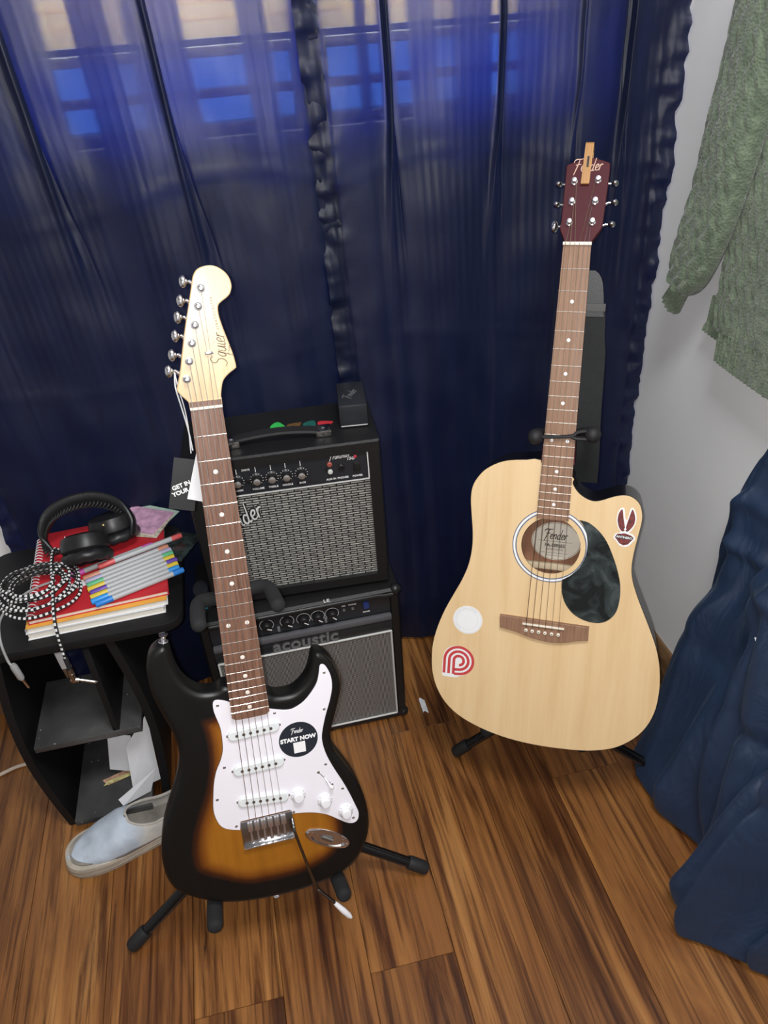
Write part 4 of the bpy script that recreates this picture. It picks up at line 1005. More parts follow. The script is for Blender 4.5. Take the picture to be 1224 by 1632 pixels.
# ---- upper amplifier, turned a few degrees
ua = thing('guitar_amplifier', 'small black practice amplifier with silver grille cloth, on top of another amplifier', 'amplifier', (.0385, 1.192, .3865), Matrix.Rotation(math.radians(-3.2), 3, 'Z'), 'stacked practice amplifiers')
Wd, Dp, Ht = .352, .165, .325
def frame_box(m, w, h, d, t, y0):
    o = [(-w / 2, 0), (w / 2, 0), (w / 2, h), (-w / 2, h)]; i = [(-w / 2 + t, t), (w / 2 - t, t), (w / 2 - t, h - t), (-w / 2 + t, h - t)]
    return m.rings([[(x, y0 + d, z) for x, z in o], [(x, y0 + .004, z) for x, z in o], [(x * (1 - .006 / w), y0, z + (.003 if z < h / 2 else -.003)) for x, z in o], [(x, y0, z) for x, z in i], [(x, y0 + .022, z) for x, z in i]], True, False)
m = frame_box(MB(), Wd, Ht, Dp, .022, 0); m.build('cabinet', tolex, ua, smooth=30)
GZ0, GZ1 = .022, .243
gr = MB().box((0, .0125, (GZ0 + GZ1) / 2), (Wd - .044, .006, GZ1 - GZ0)).build('grille', silver_cloth, ua, smooth=0)
pn = MB().box((0, .010, .2735), (Wd - .044, .010, .0585)).build('control_panel', panel_m, ua, smooth=0)
MB().box((0, .0045, .2445), (Wd - .046, .002, .0022)).box((Wd / 2 - .0235, .0045, .274), (.0022, .002, .057)).build('panel_line', white_pipe, pn, smooth=0)
kn = [-.114, -.0835, -.0495, -.0225, .0035, .0305]
for i, x in enumerate(kn):
    z = .276
    k = MB().lathe([(.0125, 0), (.0125, .002), (.0085, .004), (.0078, .012), (.0066, .0135)], 24, Matrix.Translation((x, .005, z)) @ flY).build('control_knob', black_plastic, ua)
    MB().lathe([(.0064, 0), (.0062, .001), (.004, .0016)], 20, Matrix.Translation((x, -.0084, z)) @ flY).build('knob_cap', pm('brushed_cap', (.75, .75, .74), .45, 1, bump=.05), k)
    for n in range(11):
        a = -2.4 + n * .48
        MB().box((x + .0107 * math.sin(a), .0022, z + .0107 * math.cos(a)), (.0007, .0006, .0026), Matrix.Rotation(a, 3, 'Y')).build('tick_mark', print_white, k)
    MB().box((x, .0046, z + .019), (.0012, .0006, .010)).build('pointer_line', print_white, pn, smooth=0)
for tx, x, z in (('GAIN', -.0835, .2555), ('VOLUME', -.0495, .2545), ('TREBLE', -.0225, .2545), ('MIDDLE', .0035, .2545), ('BASS', .0305, .2545), ('AUX IN', .083, .2535), ('PHONES', .1045, .2535), ('POWER', .1315, .2535), ('DRIVE', -.0665, .2965)):
    text(tx, .0054, (x, .0046, z), FACE_A, bold=.0001).build('lettering', print_white, pn)
for x, z, r, col in ((.0825, .2855, .0045, 'red'), (.0825, .270, .0045, 'white'), (.1035, .2765, .0062, 'k'), (.076, .276, .0026, 'k')):
    mt = {'red': pm('red_socket', (.35, .08, .06), .4, var=.1), 'white': white_pipe, 'k': black_plastic}[col]
    s_ = MB().lathe([(r, 0), (r, .004), (r * .75, .005), (r * .45, .005), (r * .4, .002)], 18, Matrix.Translation((x, .0055, z)) @ flY).build('socket', mt, pn)
MB().box((.1315, .004, .2745), (.0125, .007, .018), ch=.0015).build('power_switch', black_plastic, pn)
MB().box((-.0645, .004, .2745), (.008, .005, .008), ch=.001).build('drive_button', black_plastic, pn)
MB().lathe([(.003, 0), (.003, .002), (.001, .003)], 12, Matrix.Translation((.1300, .0055, .2945)) @ flY).build('power_light', pm('red_lens', (.45, .03, .05), .3, var=.1), pn)
script('Frontman', .0120, (.1010, .0045, .2985), FACE_A, .09, rot=.04).build('logo', print_white, pn)
text('15G', .0085, (.1210, .0045, .2915), FACE_A, shear=.3).build('lettering', print_white, pn)
em_k = script('Fender', .042, (-.095, .0085, .188), FACE_A, .20, rot=.42, depth=.0015).build('emblem_backing', black_plastic, gr)
script('Fender', .042, (-.095, .0072, .188), FACE_A, .075, rot=.42, depth=.002).build('emblem', white_pipe, gr)
# strap handle with metal end caps
hm = MB(); P = cr([(-.088, .052, Ht + .006), (-.060, .050, Ht + .012), (0, .048, Ht + .016), (.055, .046, Ht + .012), (.082, .044, Ht + .006)], 6)
R_ = [[(p[0], p[1] - .0115, p[2]), (p[0], p[1] - .010, p[2] + .004), (p[0], p[1] + .010, p[2] + .004), (p[0], p[1] + .0115, p[2]), (p[0], p[1] + .010, p[2] - .003), (p[0], p[1] - .010, p[2] - .003)] for p in P]
hm.rings(R_); hd_ = hm.build('carry_handle', black_rubber, ua, smooth=40)
for x in (-.085, .080):
    MB().box((x, .048, Ht + .0065), (.030, .029, .013), ch=.003).build('handle_cap', nickel, hd_)
    MB().lathe([(.004, 0), (.0035, .0015), (.001, .002)], 12, Matrix.Translation((x, .048, Ht + .0128))).build('screw', chrome, hd_)
for x in (-.15, .15):
    for y in (.02, .145): MB().lathe([(.010, 0), (.010, .004), (.012, .005)], 12, Matrix.Translation((x, y, -.0012))).build('rubber_foot', black_rubber, ua)

# ---- lower amplifier
la = thing('guitar_amplifier', 'wider black practice amplifier with metal mesh grille, standing on the floor', 'amplifier', (.0275, 1.160, 0), None, 'stacked practice amplifiers')
Wd, Dp, Ht = .400, .200, .380
m = MB(); hw = Wd / 2; t = .017
o = [(-hw, .004), (hw, .004), (hw, Ht), (-hw, Ht)]
def inset(o_, k, y): return [(x - math.copysign(k, x), y, z + (k * .6 if z < .1 else -k)) for x, z in o_]
m.rings([inset(o, 0, Dp), inset(o, 0, .006), inset(o, .004, 0), inset(o, t, 0), inset(o, t, .030)], True, False)
m.build('cabinet', tolex, la, smooth=30)
gr = MB().box((0, .012, .1430), (Wd - .040, .016, .252)).build('grille', mesh_cloth, la, smooth=0)
m = MB(); gx, g0, g1 = hw - .0215, .0175, .2690
for a, b_ in (((-gx, g0), (gx, g0)), ((gx, g0), (gx, g1)), ((gx, g1), (-gx, g1)), ((-gx, g1), (-gx, g0))):
    m.tube([(a[0], .0015, a[1]), (b_[0], .0015, b_[1])], .0022, 8)
m.build('grille_piping', white_pipe, la)
MB().box((0, .010, .2865), (Wd - .034, .016, .030), ch=.002).build('badge_rail', panel_m, la)
MB().box((0, .004, .3085), (Wd - .036, .012, .014), ch=.003).build('silver_ledge', pm('grey_ledge', (.10, .10, .11), .35, bump=.03), la)
pn = MB().box((0, .016, .3400), (Wd - .036, .010, .052)).build('control_panel', panel_m, la, smooth=0)
MB().tube([(-hw + .02, .004, .3690), (hw - .045, .004, .3690), (hw - .030, .004, .3660), (hw - .012, .004, .3665)], .0065, 10).build('panel_lip', black_plastic, la)
dk = pm('dark_badge', (.05, .05, .052), .35, bump=.03); gk = pm('badge_grey', (.16, .16, .165), .4, bump=.03)
text('acoustic', .040, (.0000, .0016, .2870), FACE_A, bold=.0022, depth=.0008, spacing=1.02, shear=.06).build('badge_lettering', dk, la)
text('acoustic', .040, (.0006, .0006, .2862), FACE_A, bold=.0006, depth=.0008, spacing=1.02, shear=.06).build('badge_lettering', gk, la)
for x, z in ((-.0705, .341), (-.0295, .341), (.0035, .339), (.0325, .339), (.0615, .339)):
    k = MB().lathe([(.0118, 0), (.0112, .003), (.0092, .011), (.0080, .0125)], 24, Matrix.Translation((x, .0105, z)) @ flY).build('control_knob', black_plastic, la)
    a = 2.2 + x * 3
    MB().box((x + .0052 * math.sin(a), -.0022, z + .0052 * math.cos(a)), (.0016, .0014, .0092), Matrix.Rotation(a, 3, 'Y')).build('pointer_line', print_white, k)
    m = MB(); pth = [(x + .0138 * math.sin(q), .0108, z + .0138 * math.cos(q)) for q in [-2.3 + 4.6 * j / 22 for j in range(23)]]
    m.tube(pth, .0004, 4); m.build('dial_arc', print_white, pn)
    MB().box((x, .0107, z + .0175), (.012, .0004, .0018)).build('lettering', print_white, pn, smooth=0)
for tx, x, z in (('INPUT', -.1035, .357), ('VOLUME', -.0295, .3605), ('MP3', .0865, .352), ('PHONES', .1045, .352), ('POWER', .1320, .3260)):
    text(tx, .0042, (x, .0107, z), FACE_A, bold=.0001).build('lettering', print_white, pn)
for x in (-.0480, .0475): MB().box((x, .008, .327), (.0055, .006, .011), ch=.001).build('push_switch', gk, pn)
for x in (.0865, .1045): MB().lathe([(.0030, 0), (.0030, .003), (.002, .003), (.0018, .001)], 12, Matrix.Translation((x, .0112, .3425)) @ flY).build('socket', gk, pn)
MB().box((.1320, .009, .3455), (.012, .006, .018), ch=.001).build('power_rocker', pm('blue_rocker', (.02, .04, .16), .3, var=.1), pn)
for sx_ in (-1, 1):
    for z in (.374, .013):
        MB().ell((sx_ * (hw - .006), .008, z), (.012, .012, .012), n=12, m=8).build('corner_guard', black_plastic, la)
    MB().lathe([(.012, 0), (.012, .008)], 12, Matrix.Translation((sx_ * .17, .03, .001))).lathe([(.012, 0), (.012, .008)], 12, Matrix.Translation((sx_ * .17, .17, .001))).build('rubber_feet', black_rubber, la)
text('LE', .013, (.0535, .0035, Ht + .0003), frame3((1, 0, 0), (0, 1, 0), (0, 0, 1))).build('lettering', print_white, la)

# ---- things on and beside the amplifiers
def pick(label, col, x, y, z, rot, ground='picks on the amplifier'):
    o = [p[:2] for p in cr([(a, b_, 0) for a, b_ in [(0, -.0150), (.006, -.008), (.0125, .006), (.0100, .0125), (0, .0145), (-.0100, .0125), (-.0125, .006), (-.006, -.008)]], 4, True)]
    m = MB().slab(o, 0, .0011, .0003, .0003, 1)
    m.xf(Matrix.Rotation(rot, 4, 'Z'))
    ob = m.build('guitar_pick', col, None, (x, y, z)); return tag(ob, label, 'pick', ground)
TZ = .3865 + .325 + .0004
pick('bright green guitar pick lying on the upper amplifier', pm('green_celluloid', (.04, .50, .09), .3, var=.1), .045, 1.290, TZ, .9)
pick('brown tortoiseshell guitar pick on the upper amplifier', pm('brown_celluloid', (.13, .065, .020), .3, var=.5, vscale=200), .075, 1.283, TZ, 2.1)
pick('dark teal guitar pick on the upper amplifier', pm('teal_celluloid', (.012, .10, .085), .3, var=.4, vscale=200), .104, 1.276, TZ, .4)
pick('red guitar pick on the upper amplifier beside the black box', pm('red_celluloid', (.55, .035, .045), .3, var=.1), .131, 1.272, TZ, 1.7)
bxo = thing('black_box', 'small black box with script logo on the upper amplifier', 'box', (.186, 1.290, TZ), Matrix.Rotation(-.12, 3, 'Z'))
MB().box((0, 0, .0225), (.052, .100, .045), ch=.003).build('box_body', panel_m, bxo)
script('Fender', .017, (0, -.004, .0452), frame3((1, 0, 0), (0, 1, 0), (0, 0, 1)), .08, rot=1.1).build('logo', gk, bxo)
MB().box((0, -.0503, .004), (.048, .001, .0015)).build('edge_strip', white_pipe, bxo, smooth=0)
tin = thing('pick_tin', 'small black tin with blue and white print wedged left of the upper amplifier', 'tin', (-.1565, 1.22, .381))
MB().slab([(x, y) for x, y in circ(0, 0, .0155, .026, 24)], 0, .044, .002, .002, 2).build('tin_body', panel_m, tin)
for c, zz_, sz, mt in ((-.005, .028, (.010, .016), print_white), (.005, .016, (.008, .010), pm('cyan_print', (.05, .40, .60), .4, var=.2, vscale=90)), (-.006, .012, (.006, .008), pm('cyan_print', (.05, .40, .60)))):
    MB().box((c, -.0262 + abs(c) * .3, zz_), (sz[0], .0012, sz[1]), Matrix.Rotation(.4, 3, 'Y')).build('print_patch', mt, tin, smooth=0)

# ================================================================== SIDE TABLE AND WHAT LIES ON IT
lacq, nt, b, L = nodes('dusty_black_laminate')
n1 = N(nt, 'TexNoise', Scale=9.0, Detail=6); L(mapped(nt, L, (1, 1, 1)), n1.inputs['Vector'])
vo = N(nt, 'TexVoronoi', Scale=46.0); L(mapped(nt, L, (1, 1, 1)), vo.inputs['Vector'])
r1 = ramp(nt, [(.35, (.035, .035, .036)), (.62, (.075, .075, .075)), (.8, (.16, .16, .155))]); L(n1.outputs['Fac'], r1.inputs['Fac'])
r2 = ramp(nt, [(.05, (1, 1, 1)), (.075, (0, 0, 0))]); L(vo.outputs['Distance'], r2.inputs['Fac'])
mx = N(nt, 'Mix', data_type='RGBA'); L(r2.outputs['Color'], mx.inputs[0]); L(r1.outputs['Color'], mx.inputs[6]); mx.inputs[7].default_value = (.35, .35, .34, 1)
L(mx.outputs[2], b.inputs['Base Color']); b.inputs['Roughness'].default_value = .38
lac2 = pm('black_laminate', (.009, .009, .010), .5, spec=.3, var=.2, vscale=6, bump=.02, bscale=60)
TT = .488
tb = thing('side_table', 'small black side table with bowed side panels and two dusty shelves', 'side table', (-.3625, 1.211, 0))
def T(x, y, z): return (x + .3625, y - 1.211, z)
o = []
for sx_, sy_ in ((1, 1), (-1, 1), (-1, -1), (1, -1)):
    for k in range(7):
        a = math.radians({(1, 1): 0, (-1, 1): 90, (-1, -1): 180, (1, -1): 270}[(sx_, sy_)] + 15 * k)
        o.append((sx_ * .150 + .0325 * math.cos(a), sy_ * .121 + .0325 * math.sin(a)))
MB().slab(o, TT - .018, TT, .0015, .0015, 2).build('table_top', lac2, tb)
def bow(side):
    """side panel bowed outwards, open slot in its middle"""
    m = MB(); xs = (-.505, -.3175)[side]; s_ = (-1, 1)[side]; R = []
    for k in range(15):
        z = .002 + (TT - .020) * k / 14; bx = s_ * .024 * math.sin(PI * k / 14) + xs
        R.append([(T(bx, 1.066, z)), (T(bx + .015, 1.066, z)), (T(bx + .015, 1.360, z)), (T(bx, 1.360, z))])
    m.rings(R); return m.build('side_panel', lac2, tb, smooth=50)
bow(0); bow(1)
MB().box(T(-.4045, 1.150, .238), (.196, .172, .014), ch=.001).build('shelf', lacq, tb)
MB().box(T(-.4045, 1.135, .042), (.150, .200, .014), ch=.001).build('shelf', lacq, tb)
MB().box(T(-.4300, 1.240, .360), (.120, .013, .060), ch=.002).build('back_rail', lac2, tb)
MB().box(T(-.4045, 1.232, .150), (.190, .012, .060), ch=.002).build('back_rail', lac2, tb)
MB().box(T(-.352, 1.150, .350), (.012, .165, .212), ch=.001).build('divider', lac2, tb)

# notebooks, three deep
def spiral(parent, x, y0, y1, z0, z1, n):
    P = []
    for k in range(n * 12 + 1):
        a = 2 * PI * k / 12; P.append((x + .0085 * math.cos(a), y0 + (y1 - y0) * k / (n * 12), (z0 + z1) / 2 + ((z1 - z0) / 2 + .003) * math.sin(a)))
    MB().tube(P, .0009, 5).build('spiral_wire', white_plastic, parent)
red_cover = pm('red_notebook_cover', (.52, .025, .035), .38, var=.05, vscale=20)
orange_edge = pm('manila_orange', (.78, .38, .06), .6, var=.08, vscale=40)
page_m = pm('notebook_pages', (.78, .74, .66), .75, var=.06, vscale=300)
def nb(label, cx, cy, w, d, z, h, rot, cover, spi=True):
    t = thing('notebook', label, 'notebook', (cx, cy, z), Matrix.Rotation(rot, 3, 'Z'), 'notebooks stacked on the side table')
    MB().box((0, 0, h / 2), (w - .004, d - .004, h - .0018)).build('pages', page_m, t, smooth=0)
    MB().box((0, 0, h - .0005), (w, d, .001)).build('front_cover', cover, t, smooth=0)
    MB().box((0, 0, .0005), (w, d, .001)).build('back_cover', cover if cover is not orange_edge else paper, t, smooth=0)
    if spi: spiral(t, -w / 2 + .004, -d / 2 + .012, d / 2 - .012, 0, h, 26)
    return t
nb('white notebook at the bottom of the stack under the red one', -.3270, 1.216, .232, .262, TT + .0002, .0145, .03, paper)
nb('orange edged notebook in the middle of the stack', -.3240, 1.217, .236, .262, TT + .0150, .0115, .045, orange_edge, False)
nb('red spiral notebook on top of the stack beneath the headphones', -.3220, 1.228, .236, .264, TT + .0268, .0085, .06, red_cover)
BZ = TT + .0355

# fine-liner markers, side by side
grey_barrel = pm('marker_grey', (.42, .43, .44), .42, bump=.02, bscale=300)
capc = {'blue': (.02, .20, .62), 'sky': (.03, .28, .70), 'yellow': (.62, .46, .04), 'purple': (.11, .05, .34), 'green': (.10, .42, .20), 'lilac': (.36, .34, .50), 'brown': (.52, .22, .14), 'red': (.62, .10, .10), 'magenta': (.60, .09, .44)}
capm = {k: pm('cap_' + k, v, .38, var=.04) for k, v in capc.items()}
order = [('blue', 'grey marker with dark blue cap, nearest the notebook front edge'), ('sky', 'grey marker with light blue cap, second from the notebook front edge'),
         ('yellow', 'grey marker with yellow cap between the blue and purple markers'), ('purple', 'grey marker with purple cap between two yellow ones'),
         ('yellow', 'grey marker with yellow cap between the purple and green markers'), ('green', 'grey marker with green cap among the row on the notebook'),
         ('lilac', 'grey marker with lilac cap among the row on the notebook'), ('brown', 'grey marker with brown cap among the row on the notebook'),
         ('red', 'grey marker with red cap pushed out to the right of the row'), ('magenta', 'grey marker with magenta cap at the back of the row')]
ang = math.atan2(.062, .165)
dv = Vector((math.cos(ang), math.sin(ang), 0)); pv = Vector((-math.sin(ang), math.cos(ang), 0))
for i, (c, lab) in enumerate(order):
    st_ = Vector((-.3175, 1.093, BZ + .0056)) + pv * (.0122 * i) + dv * ((0, -.004, -.002, .001, 0, .002, .003, .002, .034, -.020)[i])
    if i == 8: st_.z += .005
    t = thing('marker', lab, 'marker', st_ - Vector((0, 0, .0055)), Matrix.Rotation(ang, 3, 'Z'), 'markers lying in a row on the notebooks')
    Lh = .160
    def mk(name, a, b_, mat, rr_): MB().tube([(a[0], 0, .0055) if not isinstance(a, float) else (a, 0, .0055), (b_, 0, .0055)], rr_, 10).build(name, mat, t)
    mk('barrel', .026, Lh - .012, grey_barrel, .0052)
    MB().tube([(0, 0, .0055), (.002, 0, .0055), (.030, 0, .0055)], [.0045, .0056, .0056], 10).build('cap', capm[c], t)
    MB().tube([(Lh - .020, 0, .0055), (Lh - .003, 0, .0055), (Lh, 0, .0055)], [.0054, .0054, .0044], 10).build('end_plug', capm[c], t)

# pink picture cards and a clear printed packet behind / beside the markers
cards = [('pink printed greeting card at the top of the small pile behind the headphones', -.2480, 1.340, .098, .078, -.55, TT + .0385, pm('pink_card', (.62, .36, .52), .6, var=.35, vscale=55)),
         ('cream floral card under the pink card', -.2440, 1.325, .090, .080, -.42, TT + .0370, pm('floral_card', (.62, .56, .46), .6, var=.4, vscale=120)),
         ('pale green card lowest in the pile behind the markers', -.2400, 1.348, .100, .080, -.6, TT + .0356, pm('mint_card', (.45, .62, .52), .6, var=.15, vscale=60))]
for lab, x, y, w, d, rot, z, mt in cards:
    ob = MB().box((0, 0, .0008), (w, d, .0014), Matrix.Rotation(rot, 3, 'Z')).build('greeting_card', mt, None, (x, y, z), smooth=0); tag(ob, lab, 'card', 'cards piled behind the markers')
pk = thing('printed_packet', 'dark clear packet with green print sticking out beyond the marker tips', 'packet', (-.1765, 1.232, BZ - .0005), Matrix.Rotation(-.5, 3, 'Z'))
MB().grid(lambda u, v: ((u - .5) * .055, (v - .5) * .085, .001 + .003 * abs(noise.noise(Vector((u * 4, v * 4, 2))))), 10, 10).build('film', pm('dark_film', (.02, .03, .028), .15, var=.9, vscale=60), pk)

# headphones resting on the notebook
hpn = thing('headphones', 'black over-ear headphones with padded leather cups lying on the red notebook', 'headphones', (-.340, 1.250, BZ - .002))
pad = pm('black_leatherette', (.012, .012, .013), .40, bump=.35, bscale=140)
def cup(cx, cy, cz, M, name='ear_cup'):
    c = MB().lathe([(.030, -.026), (.040, -.022), (.044, -.008), (.044, .002), (.040, .006)], 28, Matrix.Translation((cx, cy, cz)) @ M).build(name, black_plastic, hpn)
    prof = [(.046 + .012 * math.cos(a) - .012, .006 + .011 + .011 * math.sin(a)) for a in [-PI / 2 + PI * 2 * k / 14 for k in range(14)]]
    m = MB(); n = 40; vs = []; 
    for r_, z in prof + [prof[0]]:
        vs.append([((r_ * (1 + .018 * math.sin(j * 2 * PI / n * 9))) * math.cos(2 * PI * j / n), r_ * math.sin(2 * PI * j / n) * 1.06, z + .0012 * math.sin(j * 2 * PI / n * 11)) for j in range(n)])
    m.rings(vs, False, False); m.xf(Matrix.Translation((cx, cy, cz)) @ M); m.build('ear_cushion', pad, c)
    MB().lathe([(.034, .004), (.034, .008), (.002, .009)], 24, Matrix.Translation((cx, cy, cz)) @ M).build('speaker_cloth', black_foam, c)
    return c
M1 = Vector((-.10, .55, .80)).to_track_quat('Z', 'Y').to_matrix().to_4x4()
M2 = Vector((-.65, -.50, .42)).to_track_quat('Z', 'Y').to_matrix().to_4x4()
c1 = cup(.004, -.030, .042, (Vector((.05, -.62, -.75)).to_track_quat('Z', 'Y').to_matrix().to_4x4()))
c2 = cup(.046, .036, .036, (Vector((.10, -.35, -.93)).to_track_quat('Z', 'Y').to_matrix().to_4x4()))
P = cr([(-.064, .005, .018), (-.078, .026, .042), (-.064, .044, .072), (-.026, .054, .090), (.024, .056, .092), (.066, .044, .076), (.086, .020, .050), (.084, .002, .030)], 7)
m = MB(); R = []
for i, p in enumerate(P):
    p = Vector(p); t = (Vector(P[min(i + 1, len(P) - 1)]) - Vector(P[max(i - 1, 0)])).normalized(); up = Vector((0, -.25, 1)).normalized(); sd = t.cross(up).normalized(); up = sd.cross(t)
    q = i / (len(P) - 1); tk = .0045 + .005 * math.sin(PI * q); wd = .013 + .005 * math.sin(PI * q)
    R.append([p + sd * tk * math.cos(a) + up * wd * math.sin(a) for a in [2 * PI * k / 14 for k in range(14)]])
m.rings(R); hb = m.build('headband', pad, hpn)
# coiled lead along the inside of the band
co = []
for k in range(420):
    t = k / 419; i = min(int(t * (len(P) - 1)), len(P) - 2); fpos = Vector(P[i]).lerp(Vector(P[i + 1]), t * (len(P) - 1) - i)
    a = k * .75; co.append(fpos + Vector((.0045 * math.cos(a), -.010 + .0045 * math.sin(a), -.006 + .0045 * math.sin(a + 1))))
MB().tube(co[30:330], .0016, 5).build('coiled_lead', black_rubber, hpn)
MB().tube([(-.062, .004, .020), (-.050, -.014, .034), (-.036, -.026, .042)], .0055, 10).build('yoke', black_plastic, hpn)
MB().tube([(.084, .002, .030), (.070, .010, .034)], .0055, 10).build('yoke', black_plastic, hpn)
MB().ell((.041, -.010, .072), (.003, .003, .003)).build('hinge_pin', pm('brass', (.75, .58, .28), .25, 1, bump=.02), hpn)
MB().box((-.026, -.034, .066), (.0012, .002, .022), Matrix.Rotation(.25, 3, 'Y')).build('side_stripe', white_plastic, hpn, smooth=0)
cf = MB().box((0, 0, .0012), (.040, .018, .0012), Matrix.Rotation(.35, 3, 'Z')).build('receipt', paper, None, (-.350, 1.168, BZ + .0002), smooth=0); tag(cf, 'small white paper slip on the red notebook beside the marker caps', 'paper slip')

# black and white braided guitar lead, coiled, its angled plug hanging over the table edge
blk = pm('braid_black', (.012, .012, .012), .7, bump=.3, bscale=1500); wht = pm('braid_white', (.72, .72, .72), .7, bump=.3, bscale=1500)
P = []; turns = 8; n = 44
for k in range(turns * n):
    q = k / n; a = 2 * PI * q + .4
    rx = .070 * (1 - .05 * q + .10 * math.sin(q * 2.1)); ry = .066 * (1 - .055 * q + .10 * math.cos(q * 1.7))
    P.append((-.417 + .007 * math.sin(q * 3.7) + rx * math.cos(a), 1.156 + .009 * math.cos(q * 2.9) + ry * math.sin(a), BZ + .0045 + .0038 * q + .003 * math.sin(a * 2 + q) ** 2))
e = Vector(P[-1])
tail = cr([P[-1], (-.372, 1.205, BZ + .036), (-.392, 1.235, BZ + .040), (-.394, 1.200, BZ + .040), (-.385, 1.130, BZ + .034), (-.379, 1.060, BZ + .012), (-.379, 1.044, TT - .004), (-.3790, 1.042, TT - .020)], 8)
P = P + [tuple(x) for x in tail[1:]]
# resample evenly so the braid pattern keeps its rhythm
Q = [Vector(P[0])]; acc = 0; stp_ = .0023
for a, b_ in zip(P, P[1:]):
    a, b_ = Vector(a), Vector(b_); l = (b_ - a).length; d0 = stp_ - acc
    while d0 <= l: Q.append(a.lerp(b_, d0 / l)); d0 += stp_
    acc = l - (d0 - stp_)
cb = thing('guitar_cable', 'black and white braided guitar cable coiled on the notebook, plug hanging over the table edge', 'cable', (-.417, 1.156, BZ))
ofs = Vector((.417, -1.156, -BZ))
MB().tube([q + ofs for q in Q], .0030, 8, mfun=lambda i, j: 1 if ((i + (j // 2) * 2) % 4 < 2 and (j // 2) % 2 == 0) else 0).build('braided_lead', [blk, wht], cb)
p0 = Vector((-.3790, 1.042, TT - .018)) + ofs
MB().tube([p0, p0 + Vector((0, 0, -.002)), p0 + Vector((0, -.001, -.026))], [.0032, .0042, .0038], 12).build('strain_relief', black_rubber, cb)
MB().tube([p0 + Vector((0, -.001, -.026)), p0 + Vector((0, -.001, -.056))], .0055, 14).tube([p0 + Vector((0, -.001, -.036)), p0 + Vector((0, -.001, -.040))], .0060, 14).build('plug_shell', pm('smoked_chrome', (.45, .45, .46), .25, 1, bump=.02), cb)
q0 = p0 + Vector((0, -.001, -.052))
MB().tube([q0 + Vector((-.005, 0, .002)), q0 + Vector((.008, 0, -.003)), q0 + Vector((.009, 0, -.0035)), q0 + Vector((.030, -.002, -.012)), q0 + Vector((.033, -.002, -.0132)), q0 + Vector((.037, -.002, -.0148))], [.0052, .0052, .0031, .0031, .0034, .0012], 12).build('plug_tip', pm('brassy_plug', (.74, .72, .68), .25, 1, bump=.02), cb)
# plain grey lead with a small jack, hanging over the table front
gc = thing('audio_cable', 'thin grey audio cable with small jack hanging over the table front', 'cable', (-.455, 1.10, BZ))
ofs = Vector((.455, -1.10, -BZ)); gm = pm('grey_cable', (.30, .30, .30), .5, bump=.05, bscale=400)
MB().tube([Vector(p) + ofs for p in cr([(-.395, 1.185, BZ + .006), (-.44, 1.165, BZ + .006), (-.474, 1.11, BZ + .006), (-.472, 1.062, BZ - .004), (-.468, 1.045, TT - .004), (-.462, 1.040, TT - .012)], 6)], .0022, 8).build('lead', gm, gc)
MB().tube([Vector(p) + ofs for p in ((-.462, 1.040, TT - .010), (-.461, 1.040, TT - .014), (-.457, 1.038, TT - .040), (-.456, 1.038, TT - .044))], [.0045, .0060, .0058, .004], 12).build('plug_grip', gm, gc)
MB().tube([Vector(p) + ofs for p in ((-.456, 1.038, TT - .043), (-.4515, 1.036, TT - .062), (-.4510, 1.036, TT - .065))], [.0024, .0024, .001], 10).build('jack_tip', chrome, gc)

# papers on the shelves
def sheet(name, label, cat, P, th_=.0012, mat=paper, group=None):
    c = sum((Vector(p) for p in P), Vector()) / 4; a = [Vector(p) - c for p in P]
    n_ = (a[1] - a[0]).cross(a[3] - a[0]).normalized() * th_
    m = MB(); m.rings([a, [x + n_ for x in a]])
    ob = m.build(name, mat, None, c, smooth=0); return tag(ob, label, cat, group)
env = sheet('envelope', 'white printed envelope leaning upright on the lower shelf', 'envelope', [(-.412, 1.128, .072), (-.366, 1.120, .060), (-.352, 1.135, .150), (-.396, 1.143, .162)])
sheet('folded_paper', 'tall folded white paper standing between the lower shelf and right panel', 'paper', [(-.367, 1.075, .052), (-.312, 1.090, .055), (-.305, 1.120, .218), (-.360, 1.110, .150)])
sheet('folded_paper', 'white paper with cut corner leaning against the front of the taller paper', 'paper', [(-.385, 1.045, .053), (-.330, 1.062, .058), (-.308, 1.072, .112), (-.392, 1.052, .066)])
sheet('paper_scrap', 'green edged photo scrap lying on the lower shelf', 'paper', [(-.432, 1.120, .0505), (-.420, 1.105, .0505), (-.360, 1.122, .0505), (-.368, 1.140, .0505)], mat=pm('photo_scrap', (.50, .30, .20), .6, var=.5, vscale=70))
sheet('paper_scrap', 'yellow printed leaflet edge under the white envelope', 'paper', [(-.428, 1.104, .0522), (-.368, 1.118, .0522), (-.362, 1.128, .0522), (-.420, 1.114, .0522)], mat=pm('yellow_leaflet', (.55, .50, .22), .6, var=.4, vscale=120))
sheet('paper_scrap', 'orange and white card lying under the table top on the back rail', 'paper', [(-.362, 1.218, .3995), (-.334, 1.228, .3995), (-.336, 1.25, .3995), (-.364, 1.24, .3995)], mat=pm('orange_card', (.55, .22, .12), .6, var=.4, vscale=60))

